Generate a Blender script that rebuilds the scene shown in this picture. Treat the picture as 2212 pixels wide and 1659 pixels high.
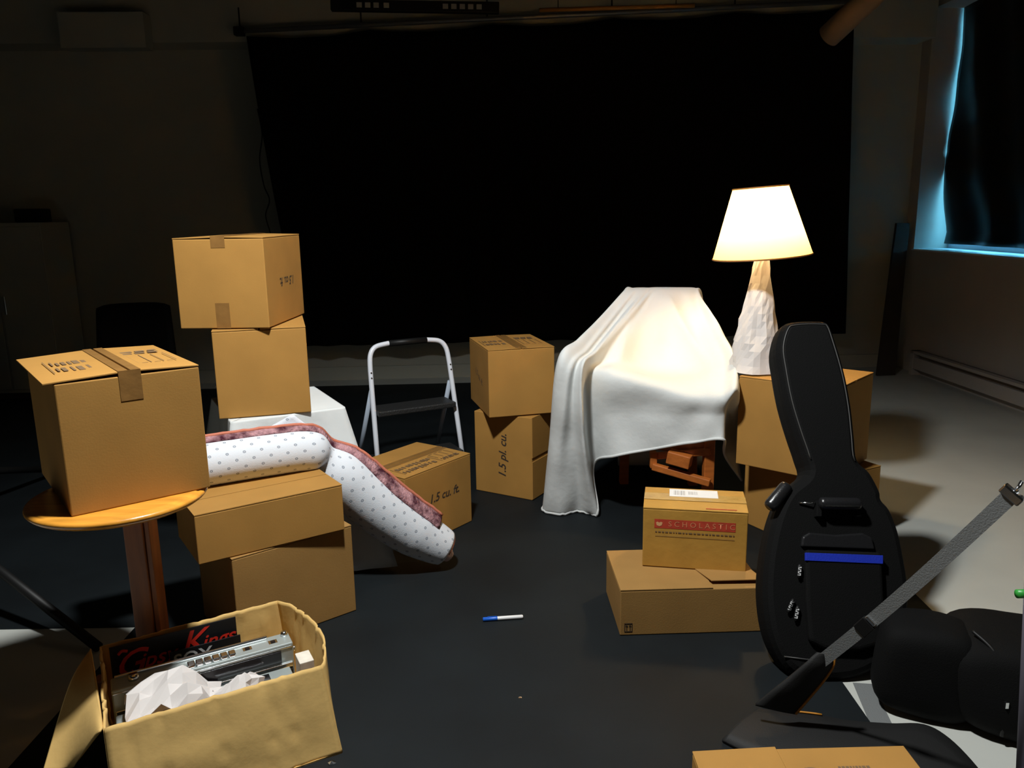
import bpy, bmesh, math, random
from mathutils import Vector, Matrix, Euler, noise
R = math.radians
for o in list(bpy.data.objects): bpy.data.objects.remove(o)
scene = bpy.context.scene
C = scene.collection

# ---------------------------------------------------------------- camera
F_PX, PITCH, ROLL, CAM_H = 1740.37, R(12.0262), R(0.9218), 1.3569
_fw = Vector((0, math.cos(PITCH), -math.sin(PITCH)))
_rt = Vector((1, 0, 0))
_dn = Vector((0, -math.sin(PITCH), -math.cos(PITCH)))
_cx = _rt * math.cos(ROLL) + _dn * math.sin(ROLL)
_cy = _rt * math.sin(ROLL) - _dn * math.cos(ROLL)
cam_d = bpy.data.cameras.new('camera')
cam = bpy.data.objects.new('camera', cam_d); C.objects.link(cam)
m = Matrix((_cx, _cy, -_fw)).transposed().to_4x4()
m.translation = (0, 0, CAM_H)
cam.matrix_world = m
cam_d.sensor_width = 36; cam_d.lens = 36 * F_PX / 2212; cam_d.clip_start = 0.02
scene.camera = cam

# ---------------------------------------------------------------- world, lights, exposure
w = bpy.data.worlds.new('sky'); scene.world = w; w.use_nodes = True
bg = w.node_tree.nodes['Background']
bg.inputs[0].default_value = (0.13, 0.52, 0.75, 1); bg.inputs[1].default_value = 10.0
vs = scene.view_settings
vs.view_transform = 'Standard'; vs.look = 'None'; vs.gamma = 1; vs.use_curve_mapping = False
vs.exposure = 0.0
kd = bpy.data.lights.new('overhead_spot', 'SPOT')
kd.energy = 330; kd.color = (0.97, 0.99, 0.975); kd.spot_size = R(122); kd.spot_blend = 0.55; kd.shadow_soft_size = 0.09
key = bpy.data.objects.new('overhead_spot', kd); C.objects.link(key)
key.location = (-0.32, 1.75, 2.74); key.rotation_euler = (R(8), R(-3), 0)

# ---------------------------------------------------------------- helpers
def P(u, v, x=None, y=None, z=None):
    """point of the room seen at photograph position (u, v) on a given plane"""
    a, b = (u - 1106) / F_PX, (v - 829.5) / F_PX
    d = _fw + _cx * a - _cy * b
    o = Vector((0, 0, CAM_H))
    if z is not None: t = (z - o.z) / d.z
    elif y is not None: t = (y - o.y) / d.y
    else: t = (x - o.x) / d.x
    return o + d * t
def PP(u, v, pt, n):
    a, b = (u - 1106) / F_PX, (v - 829.5) / F_PX
    d = _fw + _cx * a - _cy * b
    o = Vector((0, 0, CAM_H))
    return o + d * ((Vector(pt) - o).dot(n) / d.dot(n))

def srgb(r, g, b):
    f = lambda c: (c / 255 / 12.92) if c / 255 <= 0.04045 else ((c / 255 + 0.055) / 1.055) ** 2.4
    return (f(r), f(g), f(b), 1)

MATS = {}
def mat(name, col, rough=0.7, metal=0.0, var=0.0, vscale=8.0, bump=0.0, bscale=60.0, spec=0.5, sheen=0.0, detail=3.0, stretch=None, coat=0.0):
    if name in MATS: return MATS[name]
    mt = bpy.data.materials.new(name); mt.use_nodes = True
    nt = mt.node_tree; b = nt.nodes['Principled BSDF']
    b.inputs['Base Color'].default_value = (*col[:3], 1)
    b.inputs['Roughness'].default_value = rough; b.inputs['Metallic'].default_value = metal
    b.inputs['Specular IOR Level'].default_value = spec
    b.inputs['Sheen Weight'].default_value = sheen
    b.inputs['Coat Weight'].default_value = coat
    tc = nt.nodes.new('ShaderNodeTexCoord'); src = tc.outputs['Object']
    if stretch:
        mp = nt.nodes.new('ShaderNodeMapping'); mp.inputs['Scale'].default_value = stretch
        nt.links.new(src, mp.inputs[0]); src = mp.outputs[0]
    if var:
        n = nt.nodes.new('ShaderNodeTexNoise'); n.inputs['Scale'].default_value = vscale; n.inputs['Detail'].default_value = detail
        nt.links.new(src, n.inputs['Vector'])
        r = nt.nodes.new('ShaderNodeValToRGB')
        r.color_ramp.elements[0].position = 0.3; r.color_ramp.elements[1].position = 0.7
        r.color_ramp.elements[0].color = (*[c * (1 - var) for c in col[:3]], 1)
        r.color_ramp.elements[1].color = (*[min(1, c * (1 + var)) for c in col[:3]], 1)
        nt.links.new(n.outputs[0], r.inputs[0]); nt.links.new(r.outputs[0], b.inputs['Base Color'])
    if bump:
        n2 = nt.nodes.new('ShaderNodeTexNoise'); n2.inputs['Scale'].default_value = bscale; n2.inputs['Detail'].default_value = 4
        nt.links.new(src, n2.inputs['Vector'])
        bp = nt.nodes.new('ShaderNodeBump'); bp.inputs['Strength'].default_value = bump; bp.inputs['Distance'].default_value = 0.01
        nt.links.new(n2.outputs[0], bp.inputs['Height']); nt.links.new(bp.outputs[0], b.inputs['Normal'])
    MATS[name] = mt
    return mt

def cloth_mat(name, col, trans=0.3, bump=0.05):
    mt = mat(name, col, rough=0.9, var=0.03, vscale=5, bump=bump, bscale=25, spec=0.1)
    nt = mt.node_tree; b = nt.nodes['Principled BSDF']; out = nt.nodes['Material Output']
    t = nt.nodes.new('ShaderNodeBsdfTranslucent'); t.inputs[0].default_value = (*col[:3], 1)
    mx = nt.nodes.new('ShaderNodeMixShader'); mx.inputs[0].default_value = trans
    nt.links.new(b.outputs[0], mx.inputs[1]); nt.links.new(t.outputs[0], mx.inputs[2]); nt.links.new(mx.outputs[0], out.inputs[0])
    return mt

CARD = mat('cardboard_golden', (0.40, 0.204, 0.048), 0.75, var=0.07, vscale=6, bump=0.03, bscale=220, spec=0.25)
CARD2 = mat('cardboard_brown', (0.35, 0.19, 0.056), 0.75, var=0.07, vscale=6, bump=0.06, bscale=220, spec=0.25)
CARD3 = mat('cardboard_worn', (0.72, 0.47, 0.165), 0.75, var=0.05, vscale=5, bump=0.06, bscale=60, spec=0.25)
CARD4 = mat('cardboard_orange', (0.47, 0.25, 0.045), 0.55, var=0.08, vscale=9, bump=0.10, bscale=40, spec=0.35)
TAPE = mat('brown_parcel_tape', (0.25, 0.125, 0.035), 0.35, var=0.1, vscale=30, bump=0.1, bscale=40)
CLEARTAPE = mat('clear_parcel_tape', (0.50, 0.30, 0.075), 0.15, var=0.1, vscale=30, bump=0.25, bscale=40)
INK = mat('box_ink', (0.035, 0.022, 0.014), 0.8)
INKSOFT = mat('box_ink_faded', (0.17, 0.10, 0.045), 0.8)
REDINK = mat('red_ink', (0.46, 0.045, 0.018), 0.7, var=0.15, vscale=40)
PALEINK = mat('pale_lettering', (0.62, 0.20, 0.09), 0.7)
WALL = mat('painted_wall', (0.42, 0.42, 0.36), 0.9, var=0.05, vscale=1.2, bump=0.1, bscale=30, spec=0.2)
WALLW = mat('white_wall', (0.47, 0.44, 0.41), 0.9, var=0.04, vscale=2, bump=0.08, bscale=30, spec=0.2)
CEIL = mat('ceiling_paint', (0.08, 0.08, 0.078), 0.95, spec=0.1)
FLOOR = mat('pale_concrete_floor', (0.52, 0.53, 0.49), 0.55, var=0.06, vscale=2.5, bump=0.03, bscale=40, spec=0.4)
MATB = mat('black_vinyl', (0.0058, 0.0084, 0.0100), 0.65, var=0.25, vscale=3, bump=0.03, bscale=90, spec=0.25)
CURT = mat('black_velour', (0.0035, 0.0032, 0.003), 0.95, spec=0.05)
BLACKF = mat('black_nylon', (0.0045, 0.0045, 0.0045), 0.8, bump=0.2, bscale=350, spec=0.12)
BLACKL = mat('black_leatherette', (0.012, 0.012, 0.013), 0.28, bump=0.1, bscale=160, spec=0.6)
BLACKP = mat('black_plastic', (0.008, 0.008, 0.008), 0.5, spec=0.3)
PIPING = mat('grey_piping', (0.045, 0.044, 0.042), 0.5)
BLUE = mat('blue_ribbon', (0.01, 0.03, 0.42), 0.5, bump=0.1, bscale=200)
WHITE = mat('white_enamel', (0.75, 0.78, 0.85), 0.35)
CHROME = mat('chrome', (0.8, 0.82, 0.84), 0.18, metal=1.0)
SILVER = mat('silver_plastic', (0.42, 0.47, 0.46), 0.35, metal=0.35)
DARKG = mat('smoked_panel', (0.012, 0.010, 0.012), 0.25)
WOOD = mat('varnished_pine', (0.72, 0.31, 0.04), 0.25, var=0.22, vscale=5, bump=0.03, bscale=20, stretch=(1, 8, 8), coat=0.4)
WOODL = mat('stained_pine_post', (0.30, 0.10, 0.025), 0.4, var=0.25, vscale=4, stretch=(10, 10, 1))
WOODO = mat('orange_chair_wood', (0.42, 0.12, 0.022), 0.4, var=0.2, vscale=6, stretch=(1, 8, 8))
PLANK = mat('dark_plank', (0.035, 0.026, 0.02), 0.7, var=0.2, vscale=4)
SHEET = cloth_mat('white_cotton_sheet', (0.84, 0.86, 0.85), 0.22, bump=0.22)
PAPER = cloth_mat('white_wrapping_paper', (0.78, 0.74, 0.72), 0.15, bump=0.0)
TANPAPER = mat('paper_inside', (0.45, 0.30, 0.24), 0.8)
GREYW = mat('grey_webbing', (0.17, 0.178, 0.178), 0.6, bump=0.2, bscale=300)
PADF = mat('charcoal_pad', (0.006, 0.006, 0.006), 0.7, bump=0.1, bscale=300)
ORANGE = mat('orange_piping', (0.55, 0.22, 0.02), 0.5)

def obj(name, me, mt, parent=None, smooth=False):
    o = bpy.data.objects.new(name, me); C.objects.link(o)
    if mt and not me.materials: me.materials.append(mt)
    if smooth:
        for f in me.polygons: f.use_smooth = True
    if parent:
        o.parent = parent
    return o
def tag(o, label=None, cat=None, group=None, kind=None):
    if label: o['label'] = label
    if cat: o['category'] = cat
    if group: o['group'] = group
    if kind: o['kind'] = kind
    return o
def thing(name, label, cat, loc=(0, 0, 0), rz=0, group=None):
    o = bpy.data.objects.new(name, None); C.objects.link(o); o.empty_display_size = 0.1
    o.location = loc; o.rotation_euler = (0, 0, rz)
    return tag(o, label, cat, group)

class MB:
    def __init__(s, inv=None): s.v = []; s.f = []; s.inv = inv
    def add(s, vs, fs):
        k = len(s.v)
        s.v += [Vector(q) for q in vs]; s.f += [tuple(i + k for i in f) for f in fs]; return s
    def box(s, lo, hi, M=None):
        x0, y0, z0 = lo; x1, y1, z1 = hi
        vs = [Vector(q) for q in [(x0,y0,z0),(x1,y0,z0),(x1,y1,z0),(x0,y1,z0),(x0,y0,z1),(x1,y0,z1),(x1,y1,z1),(x0,y1,z1)]]
        if M is not None: vs = [M @ q for q in vs]
        return s.add(vs, [(3,2,1,0),(4,5,6,7),(0,1,5,4),(1,2,6,5),(2,3,7,6),(3,0,4,7)])
    def hexa(s, q):  # 4 bottom, 4 top points
        return s.add(q, [(3,2,1,0),(4,5,6,7),(0,1,5,4),(1,2,6,5),(2,3,7,6),(3,0,4,7)])
    def tube(s, pts, r, n=10, caps=True, closed=False, flat=1.0, up=None):
        pts = [Vector(q) for q in pts]; m = len(pts)
        rr = r if isinstance(r, (list, tuple)) else [r] * m
        vs = []; ref = None
        for i, q in enumerate(pts):
            a = pts[(i - 1) % m] if (i > 0 or closed) else q
            b = pts[(i + 1) % m] if (i < m - 1 or closed) else q
            t = (b - a).normalized()
            if ref is None:
                ref = Vector(up) if up else (Vector((0, 0, 1)) if abs(t.z) < 0.9 else Vector((1, 0, 0)))
            n1 = ref - t * ref.dot(t)
            n1.normalize(); ref = n1
            n2 = t.cross(n1)
            for k in range(n):
                an = 2 * math.pi * k / n
                vs.append(q + n1 * math.cos(an) * rr[i] * flat + n2 * math.sin(an) * rr[i])
        fs = []
        for i in range(m if closed else m - 1):
            j = (i + 1) % m
            for k in range(n):
                l = (k + 1) % n
                fs.append((i * n + k, i * n + l, j * n + l, j * n + k))
        if caps and not closed:
            fs.append(tuple(range(n - 1, -1, -1))); fs.append(tuple((m - 1) * n + k for k in range(n)))
        return s.add(vs, fs)
    def lathe(s, prof, n=48, M=None):
        vs = []; fs = []
        for (r, z) in prof:
            for k in range(n):
                a = 2 * math.pi * k / n
                vs.append(Vector((r * math.cos(a), r * math.sin(a), z)))
        if M is not None: vs = [M @ q for q in vs]
        for i in range(len(prof) - 1):
            for k in range(n):
                l = (k + 1) % n
                fs.append((i*n+k, i*n+l, (i+1)*n+l, (i+1)*n+k))
        s.add(vs, fs)
        return s
    def grid(s, rows, uvs=None):
        m = len(rows[0]); vs = [q for r in rows for q in r]; fs = []
        for i in range(len(rows) - 1):
            for j in range(m - 1):
                fs.append((i*m+j, i*m+j+1, (i+1)*m+j+1, (i+1)*m+j))
        return s.add(vs, fs)
    def build(s, name, mt, parent=None, smooth=False, bevel=0, solid=0, seg=2, world=False):
        me = bpy.data.meshes.new(name)
        vs = s.v
        if world and parent is not None:
            inv = (Matrix.Translation(parent.location) @ parent.rotation_euler.to_matrix().to_4x4()).inverted()
            vs = [inv @ q for q in vs]
        me.from_pydata([tuple(q) for q in vs], [], s.f); me.update()
        bm = bmesh.new(); bm.from_mesh(me); bmesh.ops.recalc_face_normals(bm, faces=bm.faces); bm.to_mesh(me); bm.free()
        o = obj(name, me, mt, parent, smooth)
        if solid:
            md = o.modifiers.new('thickness', 'SOLIDIFY'); md.thickness = solid; md.offset = 0
        if bevel:
            md = o.modifiers.new('bevel', 'BEVEL'); md.width = bevel; md.segments = seg; md.limit_method = 'ANGLE'
            md.angle_limit = R(40)
        return o

def catmull(pts, n, closed=False):
    pts = [Vector(q) for q in pts]; m = len(pts); out = []
    for i in range(m if closed else m - 1):
        if closed: a, b, c, d = pts[(i-1) % m], pts[i], pts[(i+1) % m], pts[(i+2) % m]
        else: a, b, c, d = pts[max(i-1, 0)], pts[i], pts[i+1], pts[min(i+2, m-1)]
        for k in range(n):
            t = k / n
            out.append(0.5 * ((2*b) + (c-a)*t + (2*a-5*b+4*c-d)*t*t + (3*b-a-3*c+d)*t**3))
    if not closed: out.append(pts[-1])
    return out
def patch(ctrl, nu, nv):
    rows = [catmull(r, nu) for r in ctrl]
    cols = [catmull([r[j] for r in rows], nv) for j in range(len(rows[0]))]
    return [[cols[j][i] for j in range(len(cols))] for i in range(len(cols[0]))]

def text_mesh(s, size, shear=0.0, bold=0.0, align='CENTER', depth=0.0):
    cu = bpy.data.curves.new('lettering', 'FONT'); cu.body = s; cu.size = size; cu.shear = shear; cu.offset = bold
    cu.align_x = align; cu.align_y = 'CENTER'; cu.extrude = depth; cu.resolution_u = 3
    t = bpy.data.objects.new('lettering', cu); C.objects.link(t)
    dg = bpy.context.evaluated_depsgraph_get()
    me = bpy.data.meshes.new_from_object(t.evaluated_get(dg))
    bpy.data.objects.remove(t); bpy.data.curves.remove(cu)
    return me
def frame(o, x, y):
    x = Vector(x).normalized(); y = Vector(y); y = (y - x * x.dot(y)).normalized()
    m = Matrix((x, y, x.cross(y))).transposed().to_4x4(); m.translation = Vector(o)
    return m
def lettering(name, s, size, M, mt, parent, shear=0, bold=0, label=None):
    me = text_mesh(s, size, shear, bold); me.transform(M)
    o = obj(name, me, mt, parent)
    if label: o['label'] = label
    return o

# ---------------------------------------------------------------- the room
TH = R(2.5)
RM = Matrix.Translation((3.33, 6.87, 0)) @ Matrix.Rotation(TH, 4, 'Z')   # corner of back and right wall; local -x along the back wall, -y towards the camera
def struct(name, mb, mt, parent=None, **k):
    o = mb.build(name, mt, parent, **k)
    if parent is None: o['kind'] = 'structure'
    return o
ZC = 3.06
struct('floor', MB().box((-8.2, -10.4, -0.1), (0.6, 0.3, 0), RM), FLOOR)
struct('ceiling', MB().box((-8.2, -10.4, ZC), (0.6, 0.3, ZC + 0.1), RM), CEIL)
struct('wall_back', MB().box((-8.0, 0, 0), (0.5, 0.2, ZC), RM), WALL)
struct('wall_left', MB().box((-8.2, -10.4, 0), (-7.62, 0.2, ZC), RM), WALL)
struct('wall_front', MB().box((-8.0, -10.4, 0), (0.5, -10.2, ZC), RM), WALL)
# right wall with the window opening (local y from WY0 to WY1, z from WZ0 to WZ1)
WY1, WY0, WZ0, WZ1, WD = -0.14, -1.95, 1.0, 2.86, 0.34
wr = MB()
wr.box((0, -10.4, 0), (WD, 0.2, WZ0), RM).box((0, -10.4, WZ1), (WD, 0.2, ZC), RM)
wr.box((0, WY1, WZ0), (WD, 0.2, WZ1), RM).box((0, -10.4, WZ0), (WD, WY0, WZ1), RM)
struct('wall_right', wr, WALLW)
# window frame and panes at the outer side of the recess
wf = thing('window_1', None, None); wf['kind'] = 'structure'
fr = MB(); x0, x1 = WD - 0.05, WD - 0.005
fr.box((x0, WY0, WZ0), (x1, WY0 + 0.05, WZ1), RM).box((x0, WY1 - 0.03, WZ0), (x1, WY1, WZ1), RM)
fr.box((x0, WY0, WZ0), (x1, WY1, WZ0 + 0.05), RM).box((x0, WY0, WZ1 - 0.05), (x1, WY1, WZ1), RM)
fr.box((x0, WY0, 1.95), (x1, WY1, 1.99), RM)
fr.build('window_frame', WHITE, wf)
glass = mat('window_glass', (0.9, 0.95, 1), 0.05)
gb = glass.node_tree.nodes['Principled BSDF']; gb.inputs['Transmission Weight'].default_value = 1.0; gb.inputs['IOR'].default_value = 1.05
for z0, z1 in ((WZ0 + 0.05, 1.95), (1.99, WZ1 - 0.05)):
    MB().box((WD - 0.03, WY0 + 0.05, z0), (WD - 0.026, WY1 - 0.03, z1), RM).build('pane', glass, wf)
MB().box((-0.02, WY0, WZ0), (WD - 0.05, WY1, WZ0 + 0.012), RM).build('sill', WHITE, wf)
# soffit beam and duct on the back wall, baseboards
struct('trim_1', MB().box((-7.6, -0.28, 2.62), (-0.05, 0, ZC), RM), WALL)
struct('trim_2', MB().box((-6.55, -0.42, 2.56), (-5.95, -0.28, 2.80), RM), WALL)
struct('baseboard_back', MB().box((-7.6, -0.02, 0), (-0.02, 0, 0.11), RM), WALL)
# baseboard heater along the right wall
hb = thing('baseboard_heater', 'long pale baseboard heater running along the foot of the window wall', 'heater', tuple(RM @ Vector((-0.04, -2.2, 0))), TH)
HM = RM
hm = lambda mb, n, mt: mb.build(n, mt, hb, world=True, bevel=0.002)
hm(MB().box((-0.015, -4.6, 0.02), (0, -0.35, 0.20), HM), 'back_panel', WALLW)
hm(MB().box((-0.065, -4.6, 0.055), (-0.055, -0.35, 0.15), HM), 'front_cover', WALLW)
hm(MB().box((-0.07, -4.6, 0.178), (0, -0.35, 0.20), HM), 'top_cover', WALLW)
hm(MB().box((-0.07, -0.40, 0.0), (0, -0.35, 0.20), HM), 'end_cap', WALLW)
hm(MB().box((-0.07, -4.6, 0.0), (0, -4.55, 0.20), HM), 'end_cap', WALLW)
hm(MB().box((-0.052, -4.55, 0.06), (-0.02, -0.40, 0.14), HM), 'fins', PLANK)
# black vinyl laid over the pale floor
def flat(name, poly, z0, z1, mt, label, cat, grp=None):
    n = len(poly); mb = MB()
    mb.add([(x, y, z0) for x, y in poly] + [(x, y, z1) for x, y in poly],
           [tuple(range(n-1, -1, -1)), tuple(range(n, 2*n))] + [(i, (i+1) % n, n+(i+1) % n, n+i) for i in range(n)])
    return tag(mb.build(name, mt), label, cat, grp)
flat('floor_mat', [(-1.29, -1.2), (0.93, -1.2), (0.95, 2.30), (1.42, 2.30), (1.50, 6.5), (-4.1, 6.3), (-4.1, 2.505), (-1.29, 2.505)], 0, 0.003, MATB, 'black vinyl floor covering beneath the boxes, chair and marker', 'floor mat')
flat('floor_tape', [(tuple(P(1842, 1475, z=0))[:2]), (tuple(P(1886, 1478, z=0))[:2]), (tuple(P(1944, 1600, z=0))[:2]), (tuple(P(1894, 1600, z=0))[:2])], 0, 0.0008, GREYW, 'grey tape strip stuck on the pale floor beside the padded strap', 'tape')

# ---------------------------------------------------------------- black backdrop
def backdrop():
    root = thing('backdrop_curtain', 'large black cloth backdrop hanging across the back wall', 'curtain', (0.4, 6.5, 0.3))
    TL, TR = P(532, 78, y=6.30), P(1845, 14, y=6.50); BL, BR = P(662, 748, y=6.34), P(1825, 720, y=6.53)
    rows = []; nx, nz = 160, 24
    for i in range(nz + 1):
        t = i / nz; row = []
        for j in range(nx + 1):
            s = j / nx
            a = TL.lerp(TR, s); b = BL.lerp(BR, s)
            if s < 0.15: # left edge hangs with a curve
                k = (1 - s / 0.15); a = a; 
                b = b + Vector((-0.10, 0, 0)) * k * (1 - t)
            q = a.lerp(b, t)
            q.z -= 0.05 * math.sin(math.pi * ((s * 5) % 1)) * (1 - t) * 0.6
            q.y += 0.022 * math.sin(s * 95 + 1.5 * math.sin(s * 17)) * (0.35 + 0.65 * t) + 0.015 * noise.noise(Vector((s * 9, t * 3, 1)))
            row.append(q)
        rows.append(row)
    MB().grid(rows).build('cloth', CURT, root, smooth=True, solid=0.003, world=True)
    a, b = P(505, 68, y=6.28), P(1850, 2, y=6.50)
    MB().tube([a, b], 0.018, 10).build('rod', mat('grey_pipe', (0.25, 0.25, 0.25), 0.4, metal=0.6), root, smooth=True, world=True)
    for s in (0.01, 0.2, 0.4, 0.6, 0.8, 0.98):
        q = a.lerp(b, s); MB().tube([q + Vector((0, 0, 0.02)), q + Vector((0, 0, 0.16)), ], 0.006, 6).build('hanger', BLACKP, root, world=True)
    MB().box((-0.035, -0.03, -0.03), (0.035, 0.03, 0.03), Matrix.Translation(a + Vector((0.04, 0, 0)))).build('end_clamp', BLACKP, root, world=True, bevel=0.004)
backdrop()
cb = catmull([P(u, v, y=6.42) for u, v in ((556, 235), (566, 290), (561, 345), (570, 400), (582, 432), (574, 465), (583, 500), (592, 540))], 8)
tag(MB().tube(cb, 0.005, 6).build('hanging_cable', BLACKP, smooth=True), 'thin dark cable dangling beside the left edge of the backdrop', 'cable')

def lighting_bar():
    a, b = P(715, 12, y=5.9), P(1078, 18, y=5.95)
    root = thing('lighting_bar', 'dark slotted bar hanging above the top of the backdrop', 'lighting bar', tuple(a.lerp(b, 0.5)))
    d = (b - a).normalized(); M = frame(a, d, (0, 1, 0))
    Ln = (b - a).length
    MB().box((0, -0.03, -0.035), (Ln, 0.03, 0.035), M).build('rail', BLACKP, root, world=True, bevel=0.004)
    pm = mat('dull_white_plate', (0.45, 0.45, 0.42), 0.5)
    for k, s in enumerate((0.17, 0.22, 0.27, 0.33, 0.68, 0.73, 0.78, 0.83, 0.88)):
        MB().box((s*Ln - 0.018, -0.034, -0.016), (s*Ln + 0.018, -0.03, 0.016), M).build('slot_plate', pm, root, world=True)
lighting_bar()
a, b = P(1165, 22, y=5.9), P(1500, 12, y=5.95)
o = thing('hanging_rod', 'thin amber rod hung level above the backdrop top edge', 'rod', tuple(a.lerp(b, 0.5)))
MB().tube([a, b], 0.014, 10).build('rod', mat('amber_rod', (0.5, 0.22, 0.03), 0.4), o, smooth=True, world=True)
for t in (0.12, 0.88):
    q = a.lerp(b, t); MB().tube([q, Vector((q.x, q.y, ZC))], 0.003, 6).build('cord', BLACKP, o, world=True)
o = MB().tube([P(1790, 78, y=5.0), P(1905, -30, y=4.7)], 0.068, 24).build('cardboard_tube', mat('tube_card', (0.18, 0.14, 0.10), 0.8), smooth=True)
tag(o, 'tilted dark cardboard tube hanging near the ceiling by the window wall', 'tube')
# board leaning in the corner
pl = MB(); t0, t1 = P(1937, 482, y=6.70), P(1965, 482, y=6.72); b0, b1 = P(1896, 792, y=6.45), P(1936, 792, y=6.47)
b0.z = b1.z = 0.0
off = Vector((0, 0.03, 0))
pl.hexa([b0, b1, b1 + off, b0 + off, t0, t1, t1 + off, t0 + off])
tag(pl.build('leaning_board', PLANK, bevel=0.003), 'narrow dark board leaning in the corner beside the window', 'board')

# blackout cloth hung in the window recess
def blackout():
    rows = []; nz = 40; ny = 60
    inv_h = WZ1 - WZ0
    for i in range(nz + 1):
        z = WZ1 - 0.0 - (inv_h - 0.055) * i / nz
        # gap at the far jamb follows the torn, wavy edge
        tz = (z - WZ0) / inv_h
        if tz > 0.40: g = 0.010 + 0.012 * abs(math.sin(tz * 7.0)) + 0.005 * math.sin(tz * 23)
        elif tz > 0.33: g = 0.002
        else: g = 0.002 + 0.12 * (0.33 - tz) / 0.33
        row = []
        for j in range(ny + 1):
            s = j / ny
            y = WY1 - g + (WY0 - WY1 + g) * s
            xx = 0.215 + 0.018 * math.sin(s * 22 + z * 3) + 0.02 * noise.noise(Vector((s * 6, z * 2.5, 3)))
            if tz < 0.08: xx -= (0.08 - tz) * 0.6
            row.append(RM @ Vector((xx, y, z)))
        rows.append(row)
    o = MB().grid(rows).build('blackout_cloth', mat('black_plastic_sheeting', (0.006, 0.006, 0.007), 0.45, spec=0.3), smooth=True, solid=0.003)
    tag(o, 'black plastic sheeting covering the window with blue daylight leaking past it', 'blackout sheet')
blackout()

# ---------------------------------------------------------------- cardboard boxes
def print_bars(parent, M, w, h, mt=INKSOFT, rows=2, seed=0):
    rnd = random.Random(seed); mb = MB()
    for r_ in range(rows):
        y0 = -h/2 + h * (r_ + 0.12) / rows; y1 = -h/2 + h * (r_ + 0.82) / rows
        x = -w/2
        while x < w/2 - 0.008:
            ww = rnd.uniform(0.004, 0.016)
            k0, k1 = rnd.uniform(0, 0.25), rnd.uniform(0.75, 1)
            mb.box((x, y0 + (y1-y0)*k0, 0.0002), (min(x + ww, w/2), y0 + (y1-y0)*k1, 0.0006), M)
            x += ww + rnd.uniform(0.004, 0.012)
    for s in (-1, 1):
        mb.box((s*(w/2 + 0.012), -h/2, 0.0002), (s*(w/2 + 0.012) + 0.002, h/2, 0.0006), M)
    return mb.build('printed_mark', mt, parent)
def print_outline(parent, M, w, h, mt=INKSOFT):
    mb = MB(); t = 0.002
    def ln(x0, y0, x1, y1): mb.box((min(x0,x1)-t/2, min(y0,y1)-t/2, 0.0002), (max(x0,x1)+t/2, max(y0,y1)+t/2, 0.0006), M)
    for x in (-w/2, -w/6, w/6, w/2): ln(x, -h/2, x, h*0.1)
    for x in (-w/3, 0, w/3): ln(x - w/14, -h/2, x + w/14, -h/2)
    rnd = random.Random(5)
    for yy in (0.22, 0.36):
        x = -w/2
        while x < w/2:
            ww = rnd.uniform(0.008, 0.03); mb.box((x, h*yy, 0.0002), (min(x+ww, w/2), h*(yy+0.09), 0.0006), M); x += ww + 0.008
    return mb.build('printed_mark', mt, parent)

def carton(label, loc, yaw, w, d, h, mt=CARD, seam='y', tape=TAPE, lift=0.012, group='cardboard boxes', name='cardboard_box', tape_drop=0.06, tw=0.05, overhang=(0, 0)):
    root = thing(name, label, 'box', loc, R(yaw), group)
    T = 0.004
    # body: walls with open top edge, slightly bowed
    body = MB(); n = 6
    body.box((-w/2, -d/2, 0), (w/2, d/2, h - T - 0.001))
    body.build('body', mt, root, bevel=0.003)
    if seam:
        for s in (-1, 1):
            if seam == 'y':
                out = overhang[0] if s < 0 else overhang[1]
                xo, xi = s * (w/2 + out), s * 0.0025
                za = h - T + (0.0 if out == 0 else 0.0); zi = h - T - 0.0005 + (lift * 0.25)
                q = [(xo, -d/2, za), (xi, -d/2, zi), (xi, d/2, zi), (xo, d/2, za)]
            else:
                yo, yi = s * d/2, s * 0.0025
                za = h - T; zi = h - T + lift * 0.25
                q = [(-w/2, yo, za), (w/2, yo, za), (w/2, yi, zi), (-w/2, yi, zi)]
            MB().hexa([Vector(k) for k in q] + [Vector(k) + Vector((0, 0, T)) for k in q]).build('flap', mt, root, bevel=0.0008)
        if tape:
            zt = h + lift * 0.25 + 0.0005
            tm = MB()
            if seam == 'y':
                for s in (-1, 1):
                    pts = [(0, s*d/2*0.98), ]
                tm.box((-tw/2, -d/2 - 0.0005, zt - 0.0006), (-0.003, d/2, zt)); tm.box((0.003, -d/2 - 0.0005, zt - 0.0006), (tw/2, d/2, zt))
                if tape_drop: tm.box((-tw/2, -d/2 - 0.001, h - tape_drop), (tw/2, -d/2 - 0.0002, zt))
            else:
                tm.box((-w/2 - 0.0005, -tw/2, zt - 0.0006), (w/2, -0.003, zt)); tm.box((-w/2 - 0.0005, 0.003, zt - 0.0006), (w/2, tw/2, zt))
                if tape_drop: tm.box((-w/2 - 0.001, -tw/2, h - tape_drop), (-w/2 - 0.0002, tw/2, zt))
            tm.build('tape', tape, root)
    return root
S, L = 0.321, 0.416
TOP = lambda x, y, h, a=0: Matrix.Translation((x, y, h)) @ Matrix.Rotation(a, 4, 'Z')
def FRONT(x, z, d, a=0): return frame((x, -d/2 - 0.0006, z), (math.cos(a), 0, math.sin(a)), (-math.sin(a), 0, math.cos(a)))
def RIGHT(y, z, w, a=0): return frame((w/2 + 0.0006, y, z), (0, math.cos(a), math.sin(a)), (0, -math.sin(a), math.cos(a)))
def LEFT(y, z, w, a=0): return frame((-w/2 - 0.0006, y, z), (0, -math.cos(a), math.sin(a)), (0, math.sin(a), math.cos(a)))

ZT1, ZT2 = 0.645, 0.677
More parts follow.
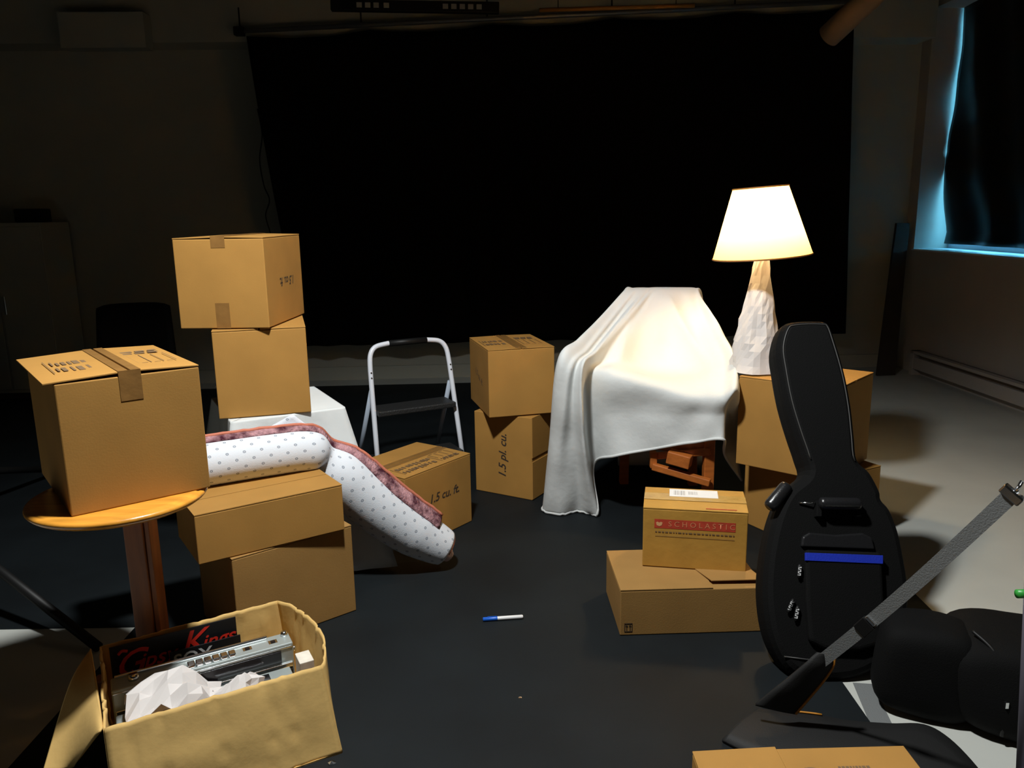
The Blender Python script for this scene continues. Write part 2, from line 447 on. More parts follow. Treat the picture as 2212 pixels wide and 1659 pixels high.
# A: top of the stack on the draped table (upside down box with its tape showing below too)
A = carton('upper cardboard box of the tall stack on the draped table, upside-down lettering', (-1.005, 3.05, ZT1 + S + 0.004), -2.74, S, L, S - 0.004, lift=0.02, tape_drop=0.035)
MB().box((-0.028, -L/2 - 0.001, 0.0), (0.022, -L/2 - 0.0002, 0.09)).build('tape', TAPE, A)
lettering('printed_text', '1.5 cu. ft.', 0.045, RIGHT(0.02, 0.15, S, math.pi), INK, A, shear=0.25, bold=0.0008)
B = carton('plain cardboard box standing on the draped table under the tilted top box', (-0.9535, 3.0457, ZT1 + 0.003), 15.9, S, L, S - 0.003, tape=None, lift=0.006)
# C: on the round pedestal table
Cb = carton('large nearest cardboard box on the round pedestal table with brown tape tab', (-1.0343, 2.0418, ZT2), 37.8, S, L, S, lift=0.03, tape_drop=0.065, overhang=(0.022, 0))
print_bars(Cb, TOP(-0.088, -0.02, S + 0.0045, 0), 0.085, 0.19, seed=1)
print_outline(Cb, TOP(0.09, 0.0, S + 0.0045, 0), 0.09, 0.22)
# D on H by the step ladder
H = carton('cardboard box standing on end on the floor with sideways lettering', (0.0328, 3.8829, 0.004), -30.9, S, S, L - 0.004, seam=None)
lettering('printed_text', '1.5 pl. cu.', 0.058, FRONT(0.0, 0.20, S, R(88)), INK, H, shear=0.25, bold=0.001)
mb = MB(); mb.box((S/2, -S/2, 0.004), (S/2 + 0.004, S/2, 0.19)); mb.build('flap', CARD, H, bevel=0.001)
mb = MB(); mb.hexa([Vector(q) for q in [(S/2, -S/2, 0.21), (S/2+0.004, -S/2, 0.21), (S/2+0.004, S/2, 0.21), (S/2, S/2, 0.21), (S/2, -S/2, L-0.008), (S/2+0.004, -S/2, L-0.008), (S/2+0.004, S/2, L-0.008), (S/2, S/2, L-0.008)]]); mb.build('flap', CARD, H, bevel=0.001)
D = carton('cardboard box balanced askew on the upended box right of the step ladder', (-0.0056, 3.8999, L + 0.001), 14.6, S, L, S, tape_drop=0)
print_bars(D, TOP(-0.085, -0.02, S + 0.003, 0), 0.10, 0.16, seed=2)
print_outline(D, TOP(0.085, 0.0, S + 0.003, 0), 0.09, 0.22)
lettering('printed_text', '1.5 cu. ft.', 0.045, LEFT(0.0, 0.16, S, R(-15)), INKSOFT, D, shear=0.25, bold=0.0008)
# E on the floor behind the rug end
Eb = carton('cardboard box on the floor between the rug end and step ladder', (-0.4424, 3.3423, 0.004), 53.3, L, S, S - 0.004, seam='x', lift=0.01)
print_bars(Eb, TOP(-0.06, -0.09, S - 0.001, 0), 0.20, 0.09, seed=3)
print_outline(Eb, TOP(0.12, -0.085, S - 0.001, R(180)), 0.10, 0.10)
lettering('printed_text', '1.5 cu. ft.', 0.052, FRONT(0.03, 0.18, S), INK, Eb, shear=0.25, bold=0.001)
# G and F at the left foreground
G = carton('square cardboard box on the floor below the flat box under the rug', (-0.8194, 2.5844, 0.004), 39.8, L, S, S - 0.004, mt=CARD2, tape=None, seam='x', lift=0.0)
Fb = carton('long flat cardboard box carrying the rolled rug', (-0.841, 2.529, S + 0.0015), 34.07, 0.472, 0.27, 0.160, mt=CARD, tape=None, seam='x', lift=0.0)
# L, K at the right
Lb = carton('long low cardboard box on the floor with a loose top flap', (0.5688, 2.5548, 0.004), 1.55, 0.47, 0.31, 0.160, mt=CARD2, tape=None, seam=None)
q = [(0.075, -0.145, 0.166), (0.235, -0.148, 0.166), (0.205, 0.0, 0.162), (0.03, 0.02, 0.162)]
mb = MB(); mb.box((-0.235, -0.155, 0.156), (0.065, 0.155, 0.160)); mb.build('flap', CARD2, Lb, bevel=0.001)
MB().hexa([Vector(k) for k in [(0.068, -0.125, 0.1665), (0.236, -0.130, 0.1685), (0.222, -0.02, 0.1602), (0.040, -0.02, 0.1602), (0.068, -0.125, 0.1705), (0.236, -0.130, 0.1725), (0.222, -0.02, 0.1642), (0.040, -0.02, 0.1642)]]).build('flap', CARD2, Lb, bevel=0.001)
sy = MB(); M = FRONT(-0.208, 0.028, 0.31)
for x0, y0, x1, y1 in ((-.013,-.015,.013,-.013), (-.013,.013,.013,.015), (-.013,-.015,-.011,.015), (.011,-.015,.013,.015), (-.0065,-.010,-.0045,.010), (.0045,-.010,.0065,.010), (-.009,.004,-.002,.007), (.002,.004,.009,.007)):
    sy.box((x0, y0, 0), (x1, y1, 0.0005), M)
sy.build('printed_mark', INK, Lb)
K = carton('taped cardboard box with a red printed band and a white shipping label', (0.6241, 2.6371, 0.166), -11.3, 0.342, 0.209, 0.212, mt=CARD4, tape=None, seam='x', lift=0.012)
MB().box((-0.171, -0.03, 0.2155), (0.171, 0.035, 0.2162)).build('tape', CLEARTAPE, K)
lb = MB().box((-0.085, 0.005, 0.2163), (0.08, 0.080, 0.2172)).build('shipping_label', mat('label_paper', (0.8, 0.8, 0.8), 0.35), K); lb['label'] = 'white shipping label'
mb = MB(); rnd = random.Random(8)
for x in [-0.07 + 0.004 * i for i in range(10)]:
    mb.box((x, 0.02, 0.2172), (x + rnd.uniform(0.001, 0.003), 0.065, 0.2175))
for x in [-0.02 + 0.0035 * i for i in range(9)]:
    mb.box((x, 0.03, 0.2172), (x + rnd.uniform(0.001, 0.0025), 0.06, 0.2175))
mb.build('barcode', mat('grey_ink', (0.35, 0.35, 0.36), 0.6), lb)
band = MB().box((-0.133, -0.1052, 0.141), (0.132, -0.1049, 0.173)).build('red_band', REDINK, K)
lettering('printed_text', 'S C H O L A S T I C', 0.026, FRONT(0.022, 0.157, 0.2106), PALEINK, band, bold=0.0002)
# small open-book emblem at the left end of the band
mb = MB(); M = FRONT(-0.117, 0.156, 0.2106)
mb.add([M @ Vector(k) for k in [(-.011, .005, 0), (-.006, .008, 0), (0, .005, 0), (.006, .008, 0), (.011, .005, 0), (.008, -.005, 0), (0, -.008, 0), (-.008, -.005, 0)]], [(0, 1, 2, 6, 7), (2, 3, 4, 5, 6)])
mb.build('emblem', mat('pale_emblem', (0.68, 0.36, 0.16), 0.7), band)
mb = MB(); rnd = random.Random(3); M = FRONT(0, 0.128, 0.2096)
x = -0.13
while x < 0.13:
    ww = rnd.uniform(0.004, 0.012); mb.box((x, -0.002, 0), (min(x + ww, 0.13), 0.002, 0.0004), M); x += ww + 0.004
mb.box((-0.13, -0.0155, 0), (0.13, -0.0145, 0.0004), M); mb.build('printed_mark', INKSOFT, K)
MB().box((0.035, -0.093, 0.2132), (0.135, -0.088, 0.2138)).build('red_stripe', REDINK, K)
# I, J under the lamp
ZI = 0.314
J = carton('cardboard box on the floor beneath the box that carries the lamp', (1.262, 3.262, 0.004), -62, 0.40, 0.36, ZI - 0.005, mt=CARD, tape=TAPE, seam='x', lift=0)
I = carton('big cardboard box carrying the table lamp behind the guitar bag', (1.214, 3.247, ZI), -41.7, 0.40, 0.40, 0.373, mt=CARD, tape=None, seam='x', lift=0.006)
# M in the foreground
Mb = carton('cardboard box in the near foreground at the bottom edge with a round stamp', (0.5513, 1.2328, 0.004), 0.85, L, S, S - 0.004, tape=None, seam=None)
MB().hexa([Vector(k) for k in [(-L/2, -S/2, S-.008), (-0.045, -S/2, S-.006), (-0.045, S/2+0.002, S-.004), (-L/2, S/2, S-.008), (-L/2, -S/2, S-.004), (-0.045, -S/2, S-.002), (-0.045, S/2+.002, S), (-L/2, S/2, S-.004)]]).build('flap', CARD, Mb, bevel=0.0008)
MB().hexa([Vector(k) for k in [(-0.043, -S/2, S-.008), (L/2, -S/2, S-.008), (L/2, S/2, S-.008), (-0.043, S/2, S-.008), (-0.043, -S/2, S-.004), (L/2, -S/2, S-.004), (L/2, S/2, S-.004), (-0.043, S/2, S-.004)]]).build('flap', CARD, Mb, bevel=0.0008)
st = MB(); M = TOP(0.0, 0.072, S - 0.0035)
for r0, r1 in ((0.030, 0.033), (0.018, 0.0195)):
    nn = 32
    st.add([M @ Vector((r*math.cos(2*math.pi*k/nn), r*math.sin(2*math.pi*k/nn), 0)) for r in (r0, r1) for k in range(nn)], [(k, (k+1) % nn, nn+(k+1) % nn, nn+k) for k in range(nn)])
for k in range(18):
    a_ = 2*math.pi*k/18; st.box((-0.0015, -0.0035, 0), (0.0015, 0.0035, 0.0003), M @ Matrix.Rotation(a_, 4, 'Z') @ Matrix.Translation((0, 0.0245, 0)))
st.box((-0.012, -0.006, 0), (0.012, 0.006, 0.0003), M)
st.build('round_stamp', INKSOFT, Mb)
mb = MB(); rnd = random.Random(12); M = TOP(0.085, 0.098, S - 0.0035)
for rr in (0, -0.012, -0.024):
    x = -0.03
    while x < 0.03: ww = rnd.uniform(0.003, 0.007); mb.box((x, rr, 0), (x + ww, rr + 0.007, 0.0003), M); x += ww + 0.002
mb.build('printed_mark', INKSOFT, Mb)

# ---------------------------------------------------------------- round pedestal table
def pedestal():
    cx, cy = -1.005, 1.952
    root = thing('pedestal_table', 'small round varnished pine pedestal table under the big left box', 'table', (cx, cy, 0))
    r = 0.213; px_, py_ = -0.045, 0.18
    prof = [(0, ZT2 - 0.028), (r - 0.03, ZT2 - 0.028), (r - 0.012, ZT2 - 0.024), (r - 0.004, ZT2 - 0.018), (r, ZT2 - 0.012), (r - 0.002, ZT2 - 0.006), (r - 0.008, ZT2 - 0.003), (r - 0.014, ZT2 - 0.003), (r - 0.018, ZT2 - 0.0005), (r - 0.03, ZT2 - 0.0005), (0, ZT2 - 0.0005)]
    MB().lathe(prof, 72).build('tabletop', WOOD, root, smooth=True)
    MB().box((px_ - 0.035, py_ - 0.03, 0.04), (px_ + 0.02, py_ + 0.035, ZT2 - 0.03)).build('post', WOODL, root, bevel=0.003)
    MB().box((px_ + 0.022, py_ - 0.025, 0.04), (px_ + 0.036, py_ + 0.03, ZT2 - 0.03)).build('post_side', WOODL, root, bevel=0.002)
    for k in range(3):
        M = Matrix.Translation((px_, py_, 0)) @ Matrix.Rotation(R(28 + 75*k), 4, 'Z')
        MB().box((0.03, -0.02, 0.0), (0.19, 0.02, 0.04), M).build('foot', WOODL, root, bevel=0.004)
    MB().lathe([(0, 0), (0.004, 0), (0.004, 0.003), (0, 0.004)], 12, frame((px_ - 0.012, py_ - 0.0305, ZT2 - 0.085), (1, 0, 0), (0, 0, 1))).build('screw', PLANK, root)
pedestal()

# ---------------------------------------------------------------- draped table under boxes A and B
def draped_table():
    c0 = Vector((-0.998, 2.769, 0)); ex = Vector((0.8795, 0.476, 0)); ey = Vector((-0.476, 0.8795, 0))
    W, Dp = 0.414, 0.44
    cen = c0 + ex*W/2 + ey*Dp/2
    yaw = math.atan2(ex.y, ex.x)
    tb = thing('side_table', 'small square side table hidden under a white cloth', 'table', tuple(cen), yaw)
    MB().box((-W/2 + 0.006, -Dp/2 + 0.006, ZT1 - 0.03), (W/2 - 0.006, Dp/2 - 0.006, ZT1 - 0.004)).build('tabletop', WOODL, tb, bevel=0.004)
    for sx in (-1, 1):
        for sy in (-1, 1):
            MB().box((sx*(W/2 - 0.05) - 0.02, sy*(Dp/2 - 0.05) - 0.02, 0), (sx*(W/2 - 0.05) + 0.02, sy*(Dp/2 - 0.05) + 0.02, ZT1 - 0.03)).build('leg', WOODL, tb, bevel=0.003)
    # cloth: top and a skirt falling in folds; corners flare out
    root = tb
    per = []
    n = 30
    for (ax, ay, bx, by) in ((-1,-1,1,-1), (1,-1,1,1), (1,1,-1,1), (-1,1,-1,-1)):
        for k in range(n):
            t = k / n; per.append(Vector(((ax + (bx-ax)*t)*W/2, (ay + (by-ay)*t)*Dp/2, 0)))
    N = len(per); rows = []
    def skirt(i, dr):
        p = per[i % N]; t = (i % n) / n
        e = min(t, 1 - t)  # distance from corner along side
        out = Vector((p.x/(W/2), p.y/(Dp/2), 0)); 
        side = Vector((0, -1, 0)) if i % N < n else Vector((1, 0, 0)) if i % N < 2*n else Vector((0, 1, 0)) if i % N < 3*n else Vector((-1, 0, 0))
        k = max(0, 1 - e / 0.30)
        dirv = (side * (1 - k) + out.normalized() * k * 1.2)
        fl = (0.015 + 0.14 * (k ** 1.5) + 0.012 * math.sin(i * 0.55) + 0.008 * math.sin(i * 1.3)) * (dr / 0.62)
        return p + dirv * fl + Vector((0, 0, ZT1 - dr))
    for s in (0.0, 0.3, 0.6, 0.9, 0.98): rows.append([Vector((q.x*s, q.y*s, ZT1 - 0.001)) for q in per] )
    for dr in (0.0, 0.006, 0.02, 0.06, 0.12, 0.2, 0.3, 0.4, 0.5, 0.58, 0.625): rows.append([skirt(i, dr) + (Vector((0,0,0.001)) if dr == 0 else Vector()) for i in range(N)])
    rows = [r + [r[0]] for r in rows]
    o = MB().grid(rows).build('tablecloth', SHEET, None, smooth=True, solid=0.002)
    o.location = tuple(cen); o.rotation_euler = (0, 0, yaw)
    tag(o, 'white cloth draped over the small table behind the rolled rug', 'tablecloth')
draped_table()

# ---------------------------------------------------------------- rolled rug
def rug():
    root = thing('rolled_rug', 'rolled rug with white dotted backing sagging from the flat box to the floor', 'rug', (-0.27, 2.98, 0))
    # backing with grey dots on a uv grid
    mt = mat('rug_backing', (0.72, 0.75, 0.80), 0.9, bump=0.12, bscale=250, spec=0.15); nt = mt.node_tree; b = nt.nodes['Principled BSDF']
    uv = nt.nodes.new('ShaderNodeUVMap'); sep = nt.nodes.new('ShaderNodeSeparateXYZ'); nt.links.new(uv.outputs[0], sep.inputs[0])
    def M_(op, a, bb=None):
        n = nt.nodes.new('ShaderNodeMath'); n.operation = op
        for i, x in enumerate((a, bb)):
            if x is None: continue
            if isinstance(x, (int, float)): n.inputs[i].default_value = x
            else: nt.links.new(x, n.inputs[i])
        return n.outputs[0]
    pitch = 0.055
    u = M_('DIVIDE', sep.outputs[0], pitch); v = M_('DIVIDE', sep.outputs[1], pitch * 0.5)
    row = M_('FLOOR', v); odd = M_('MULTIPLY', M_('FLOORED_MODULO', row, 2.0), 0.5)
    fu = M_('SUBTRACT', M_('FRACT', M_('ADD', u, odd)), 0.5); fv = M_('SUBTRACT', M_('FRACT', v), 0.5)
    du = M_('MULTIPLY', fu, pitch); dv = M_('MULTIPLY', fv, pitch * 0.5)
    d = M_('SQRT', M_('ADD', M_('MULTIPLY', du, du), M_('MULTIPLY', dv, dv)))
    dot = M_('LESS_THAN', d, 0.0052); hole = M_('LESS_THAN', d, 0.0026)
    fac = M_('SUBTRACT', dot, M_('MULTIPLY', hole, 0.6))
    mx = nt.nodes.new('ShaderNodeMixRGB'); nt.links.new(fac, mx.inputs[0])
    mx.inputs[1].default_value = (0.72, 0.75, 0.80, 1); mx.inputs[2].default_value = (0.28, 0.31, 0.36, 1)
    nt.links.new(mx.outputs[0], b.inputs['Base Color'])
    path = catmull([(-1.285, 2.43, 0.5545), (-1.135, 2.51, 0.5545), (-0.985, 2.593, 0.5545), (-0.84, 2.675, 0.553), (-0.735, 2.742, 0.543), (-0.675, 2.795, 0.50), (-0.605, 2.83, 0.395), (-0.49, 2.875, 0.262), (-0.375, 2.915, 0.155), (-0.275, 2.945, 0.080)], 10)
    m = len(path); rad = []
    for i in range(m):
        s = i / (m - 1)
        r = 0.070 + 0.017 * min(1, max(0, (s - 0.55) / 0.1))
        r -= 0.030 * math.exp(-((s - 0.545) / 0.045) ** 2)   # pinch at the bend
        r += 0.008 * math.exp(-((s - 0.75) / 0.12) ** 2) - 0.022 * max(0, (s - 0.88) / 0.12)
        rad.append(r)
    nseg = 40; vs = []; uvs = []
    tang = [(path[min(i+1, m-1)] - path[max(i-1, 0)]).normalized() for i in range(m)]
    acc = 0; lens = [0]
    for i in range(1, m): acc += (path[i] - path[i-1]).length; lens.append(acc)
    frames = []
    for i in range(m):
        t = tang[i]; side = Vector((t.y, -t.x, 0)).normalized()  # towards the camera
        up = side.cross(t).normalized()
        if up.z < 0: up = -up
        frames.append((side, up))
    vs = []; fs = []
    for i in range(m):
        side, up = frames[i]
        for k in range(nseg + 1):
            a = 2 * math.pi * k / nseg + math.pi * 0.9
            vs.append(path[i] + (side * math.cos(a) * 0.96 + up * math.sin(a)) * rad[i])
            uvs.append((lens[i], k / nseg * 2 * math.pi * 0.086))
    for i in range(m - 1):
        for k in range(nseg):
            q = i * (nseg + 1) + k
            fs.append((q, q + 1, q + nseg + 2, q + nseg + 1))
    me = bpy.data.meshes.new('backing'); me.from_pydata([tuple(v_ - Vector(root.location)) for v_ in vs], [], fs)
    ul = me.uv_layers.new(name='UVMap')
    for lp in me.loops: ul.data[lp.index].uv = uvs[lp.vertex_index]
    o = obj('backing', me, mt, root, smooth=True)
    md = o.modifiers.new('thickness', 'SOLIDIFY'); md.thickness = 0.006; md.offset = -1
    # maroon pile edge that folds out along the top of the roll
    pile = mat('maroon_pile', (0.27, 0.10, 0.12), 0.95, var=0.8, vscale=22, bump=0.8, bscale=110, spec=0.1, detail=6)
    rp = [n for n in pile.node_tree.nodes if n.type == 'VALTORGB'][0].color_ramp
    rp.elements[0].color = (0.07, 0.018, 0.03, 1); rp.elements[1].color = (0.55, 0.30, 0.32, 1); rp.elements[0].position = 0.38; rp.elements[1].position = 0.64
    rowsA = []; rim = []
    i0, i1 = 0, int(m * 0.93)
    for i in range(i0, i1):
        side, up = frames[i]; s = i / (m - 1)
        wv = 0.024 + 0.042 * min(1, max(0, (s - 0.5) / 0.25)); lift_ = 0.018 + 0.008 * math.sin(i * 0.5)
        wv += 0.004 * noise.noise(Vector((i * 0.4, 0, 0)))
        a0 = R(80 - 28 * min(1, max(0, (s - 0.45) / 0.3)))
        base = path[i] + (side * math.cos(a0) + up * math.sin(a0)) * (rad[i] + 0.002)
        outd = (up * 0.75 + side * -0.55).normalized()
        rr = []
        for k in range(7):
            f_ = k / 6
            q = base + (-side * 0.70 + up * 0.55) * (wv * f_) + up * 0.006 * math.sin(f_ * 3.1) + Vector((0, 0, 0.003 * noise.noise(Vector((i * 0.7, k * 2.0, 4)))))
            rr.append(q)
        rowsA.append(rr); rim.append(rr[-1] + up * 0.008 - side * 0.002)
    MB().grid(rowsA).build('pile_edge', pile, root, smooth=True, solid=0.012, world=True)
    MB().tube(rim, 0.0065, 8).build('edge_binding', mat('salmon_binding', (0.55, 0.17, 0.10), 0.7), root, smooth=True, world=True)
    # end of the roll: spiral of rug layers with salmon binding
    side, up = frames[-1]; e = path[-1]; t = tang[-1]
    sp = []
    for k in range(70):
        a = 0.25 * k; r = rad[-1] * (1 - 0.011 * k)
        sp.append((a, r))
    ra = [[e + t * dx + (side * math.cos(a) * 0.96 + up * math.sin(a)) * r for a, r in sp] for dx in (-0.05, 0.004)]
    MB().grid(ra).build('inner_layers', mat('pile_pale', (0.72, 0.55, 0.52), 0.95, var=0.3, vscale=60), root, smooth=True, solid=0.006, world=True)
    MB().tube([e + t * 0.004 + (side * math.cos(a) * 0.96 + up * math.sin(a)) * r for a, r in sp[:26]], 0.0045, 6).build('end_binding', MATS['salmon_binding'], root, smooth=True, world=True)
    q = e + t * 0.03 - up * 0.035 + side * 0.0
    MB().tube([e - t*0.02 - up * 0.012, e + t*0.022 - up * 0.018, e + t * 0.040 - up * 0.022], [0.034, 0.032, 0.022], 14).build('inner_roll', MATS['pile_pale'], root, smooth=True, world=True)
rug()

# dotted corner of another underlay lying on the draped table edge
def underlay_corner():
    a, b, c = P(560, 935, y=2.745), P(632, 894, y=2.77), P(690, 938, y=2.80)
    d = P(620, 975, y=2.735)
    rows = patch([[a, b], [d, c]], 6, 6)
    o = MB().grid(rows).build('rug_underlay', MATS['rug_backing'], smooth=True, solid=0.006)
    tag(o, 'pale underlay corner poking up behind the rolled rug', 'underlay')
    ul = o.data.uv_layers.new(name='UVMap')
    for lp in o.data.loops:
        v_ = o.data.vertices[lp.vertex_index].co; ul.data[lp.index].uv = (v_.x, v_.z * 1.2)
underlay_corner()

# ---------------------------------------------------------------- step ladder
def ladder():
    yaw = R(28); cx, cy = -0.515, 3.97
    root = thing('step_ladder', 'white folding step ladder with black grip and treads behind the boxes', 'ladder', (cx, cy, 0), yaw)
    hw, H_ = 0.205, 0.735
    lean = 0.20   # forward run of the front legs per metre of drop (local -y is forward)
    def fl(sx, z): return Vector((sx * (hw + 0.035 * (H_ - z)), -lean * (H_ - z), z))
    pts = [fl(-1, 0), fl(-1, 0.3), fl(-1, H_ - 0.16)] + catmull([fl(-1, H_ - 0.12), fl(-1, H_ - 0.05) + Vector((0.006, 0, 0)), Vector((-hw + 0.035, 0, H_ - 0.012)), Vector((-hw + 0.10, 0.002, H_))], 6)
    ptsR = [Vector((-q.x, q.y, q.z)) for q in reversed(pts)]
    MB().tube(pts + ptsR, 0.0125, 12).build('front_frame', WHITE, root, smooth=True)
    MB().tube([Vector((-0.10, 0.002, H_)), Vector((0.10, 0.002, H_))], 0.0155, 12).build('grip', BLACKP, root, smooth=True)
    for sx in (-1, 1):
        hp = fl(sx, H_ - 0.22)
        MB().tube([hp + Vector((sx * -0.004, 0.02, 0)), Vector((sx * (hw + 0.02), 0.27, 0.0))], 0.0115, 10).build('rear_leg', mat('blue_grey_enamel', (0.45, 0.52, 0.62), 0.4), root, smooth=True)
        for dz in (0.13, 0.155):
            q = fl(sx, H_ - dz); MB().tube([q + Vector((0, -0.015, 0)), q + Vector((0, -0.011, 0))], 0.004, 8).build('rivet', PLANK, root)
        MB().tube([fl(sx, 0.02), fl(sx, 0.0)], 0.016, 10).build('rubber_foot', BLACKP, root, smooth=True)
    for z, dep in ((0.41, 0.15), (0.17, 0.17)):
        q = fl(1, z); M = Matrix.Translation((0, q.y + 0.03, z))
        MB().box((-q.x + 0.012, -dep/2, -0.014), (q.x - 0.012, dep/2, 0.014), M).build('tread', mat('black_tread', (0.016, 0.016, 0.016), 0.55, bump=0.3, bscale=120), root, bevel=0.006)
    MB().tube([Vector((-hw - 0.01, 0.215, 0.11)), Vector((hw + 0.01, 0.215, 0.11))], 0.008, 8).build('crossbar', BLACKP, root, smooth=True)
ladder()

# ---------------------------------------------------------------- chair under a sheet
def covered_chair():
    root = thing('wooden_armchair', 'orange wooden armchair mostly hidden under a white sheet', 'chair', (0.58, 3.55, 0))
    wb = lambda mb, n, **k: mb.build(n, WOODO, root, world=True, bevel=0.004, **k)
    def post(a, b, r=0.022):
        a, b = Vector(a), Vector(b)
        wb(MB().add([Vector((q.x + sx*r, q.y + sy*r, q.z)) for q in (a, b) for sx, sy in ((-1,-1),(1,-1),(1,1),(-1,1))], [(3,2,1,0),(4,5,6,7),(0,1,5,4),(1,2,6,5),(2,3,7,6),(3,0,4,7)]), 'leg')
    fr_, fl_ = Vector((0.835, 3.30, 0)), Vector((0.32, 3.60, 0)); br, bl = Vector((0.90, 3.86, 0)), Vector((0.56, 3.90, 0))
    post(fr_, fr_ + Vector((0, 0, 0.56))); post(fl_, fl_ + Vector((0, 0, 0.62)))
    post(br, br + Vector((-0.03, 0.05, 0.88))); post(bl, bl + Vector((0.01, 0.01, 0.88)))
    def bar(a, b, w_, h_, n):
        a, b = Vector(a), Vector(b); M = frame(a, b - a, Vector((0, 0, 1)).cross(b - a))
        wb(MB().box((0, -w_/2, -h_/2), ((b-a).length, w_/2, h_/2), M), n)
    z = Vector((0, 0, 1))
    bar(fr_ + z*0.36, fl_ + z*0.36, 0.03, 0.07, 'front_rail')
    q0, q1 = P(1534, 1043, y=3.25), P(1410, 1007, y=3.36)
    bar(q0, q1, 0.03, 0.03, 'stretcher')
    bar(P(1534, 975, y=3.27), P(1412, 985, y=3.38), 0.02, 0.03, 'stretcher')
    bar(P(1411, 975, y=3.37), P(1411, 1010, y=3.37), 0.03, 0.03, 'spindle')
    M = frame(P(1468, 992, y=3.30), q1 - q0, (0, 0, 1))
    wb(MB().box((-0.05, -0.025, -0.03), (0.05, 0.03, 0.03), M), 'corner_block')
    bar(br + z*0.36, bl + z*0.36, 0.03, 0.06, 'back_rail'); bar(fr_ + z*0.37, br + z*0.37, 0.03, 0.06, 'side_rail'); bar(fl_ + z*0.37, bl + z*0.37, 0.03, 0.06, 'side_rail')
    bar(fr_ + z*0.56, br + z*0.60, 0.05, 0.025, 'armrest'); bar(fl_ + z*0.61, bl + z*0.62, 0.05, 0.025, 'armrest')
    bar(br + z*0.84 + Vector((-.03, .05, 0)), bl + z*0.84 + Vector((.01, .01, 0)), 0.025, 0.09, 'top_rail')
    mb = MB(); zz = 0.40
    mb.hexa([fl_ + z*zz, fr_ + z*zz, br + z*zz, bl + z*zz, fl_ + z*(zz+.02), fr_ + z*(zz+.02), br + z*(zz+.02), bl + z*(zz+.02)]); wb(mb, 'seat')
    # the sheet: control rows run from the back hem over the backrest down to the front hem, columns from left to right
    cols = [
     [(1335, 1005, 3.99), (1330, 690, 3.97), (1325, 705, 3.90), (1290, 775, 3.80), (1248, 860, 3.70), (1208, 905, 3.58), (1192, 1000, 3.60), (1183, 1098, 3.60)],
     [(1350, 1005, 4.01), (1349, 631, 3.96), (1343, 634, 3.86), (1293, 690, 3.70), (1244, 742, 3.52), (1203, 785, 3.38), (1187, 950, 3.44), (1172, 1106, 3.52)],
     [(1375, 1005, 4.01), (1368, 627, 3.96), (1362, 631, 3.85), (1312, 694, 3.68), (1266, 748, 3.48), (1226, 796, 3.32), (1212, 950, 3.38), (1205, 1112, 3.46)],
     [(1390, 1005, 4.01), (1385, 626, 3.96), (1380, 631, 3.85), (1328, 698, 3.70), (1280, 757, 3.50), (1244, 800, 3.34), (1240, 950, 3.40), (1252, 1108, 3.49)],
     [(1400, 1005, 4.01), (1400, 626, 3.96), (1396, 631, 3.85), (1342, 694, 3.66), (1291, 757, 3.45), (1258, 800, 3.31), (1263, 960, 3.35), (1290, 1111, 3.44)],
     [(1415, 1005, 4.01), (1415, 626, 3.96), (1410, 631, 3.85), (1360, 705, 3.69), (1306, 772, 3.52), (1268, 806, 3.42), (1272, 930, 3.48), (1282, 1008, 3.51)],
     [(1430, 1005, 4.01), (1430, 626, 3.96), (1426, 631, 3.85), (1398, 705, 3.71), (1362, 780, 3.56), (1318, 806, 3.36), (1324, 900, 3.38), (1330, 985, 3.38)],
     [(1460, 1005, 4.01), (1458, 626, 3.96), (1455, 631, 3.85), (1450, 705, 3.73), (1440, 795, 3.58), (1410, 827, 3.31), (1414, 900, 3.32), (1420, 969, 3.32)],
     [(1485, 1005, 4.01), (1483, 626, 3.96), (1480, 631, 3.85), (1498, 705, 3.72), (1508, 795, 3.55), (1490, 845, 3.25), (1494, 900, 3.25), (1495, 958, 3.25)],
     [(1505, 1005, 4.01), (1504, 627, 3.95), (1502, 632, 3.85), (1530, 700, 3.70), (1560, 780, 3.47), (1556, 848, 3.18), (1558, 900, 3.18), (1560, 950, 3.18)],
     [(1520, 1005, 4.00), (1516, 634, 3.94), (1514, 640, 3.86), (1551, 712, 3.70), (1590, 768, 3.42), (1594, 841, 3.15), (1572, 890, 3.25), (1566, 985, 3.30)],
     [(1530, 1005, 3.98), (1522, 690, 3.96), (1522, 700, 3.92), (1560, 770, 3.74), (1590, 840, 3.52), (1594, 900, 3.42), (1592, 960, 3.40), (1602, 1040, 3.40)],
    ]
    ctrl = [[P(*cols[j][i][:2], y=cols[j][i][2]) for j in range(len(cols))] for i in range(8)]
    ctrl.insert(1, [q.lerp(p_, 0.12) + Vector((0, 0.012, 0)) for q, p_ in zip(ctrl[1], ctrl[0])])
    rows = patch(ctrl, 9, 12)
    nr, nc = len(rows), len(rows[0])
    out = []
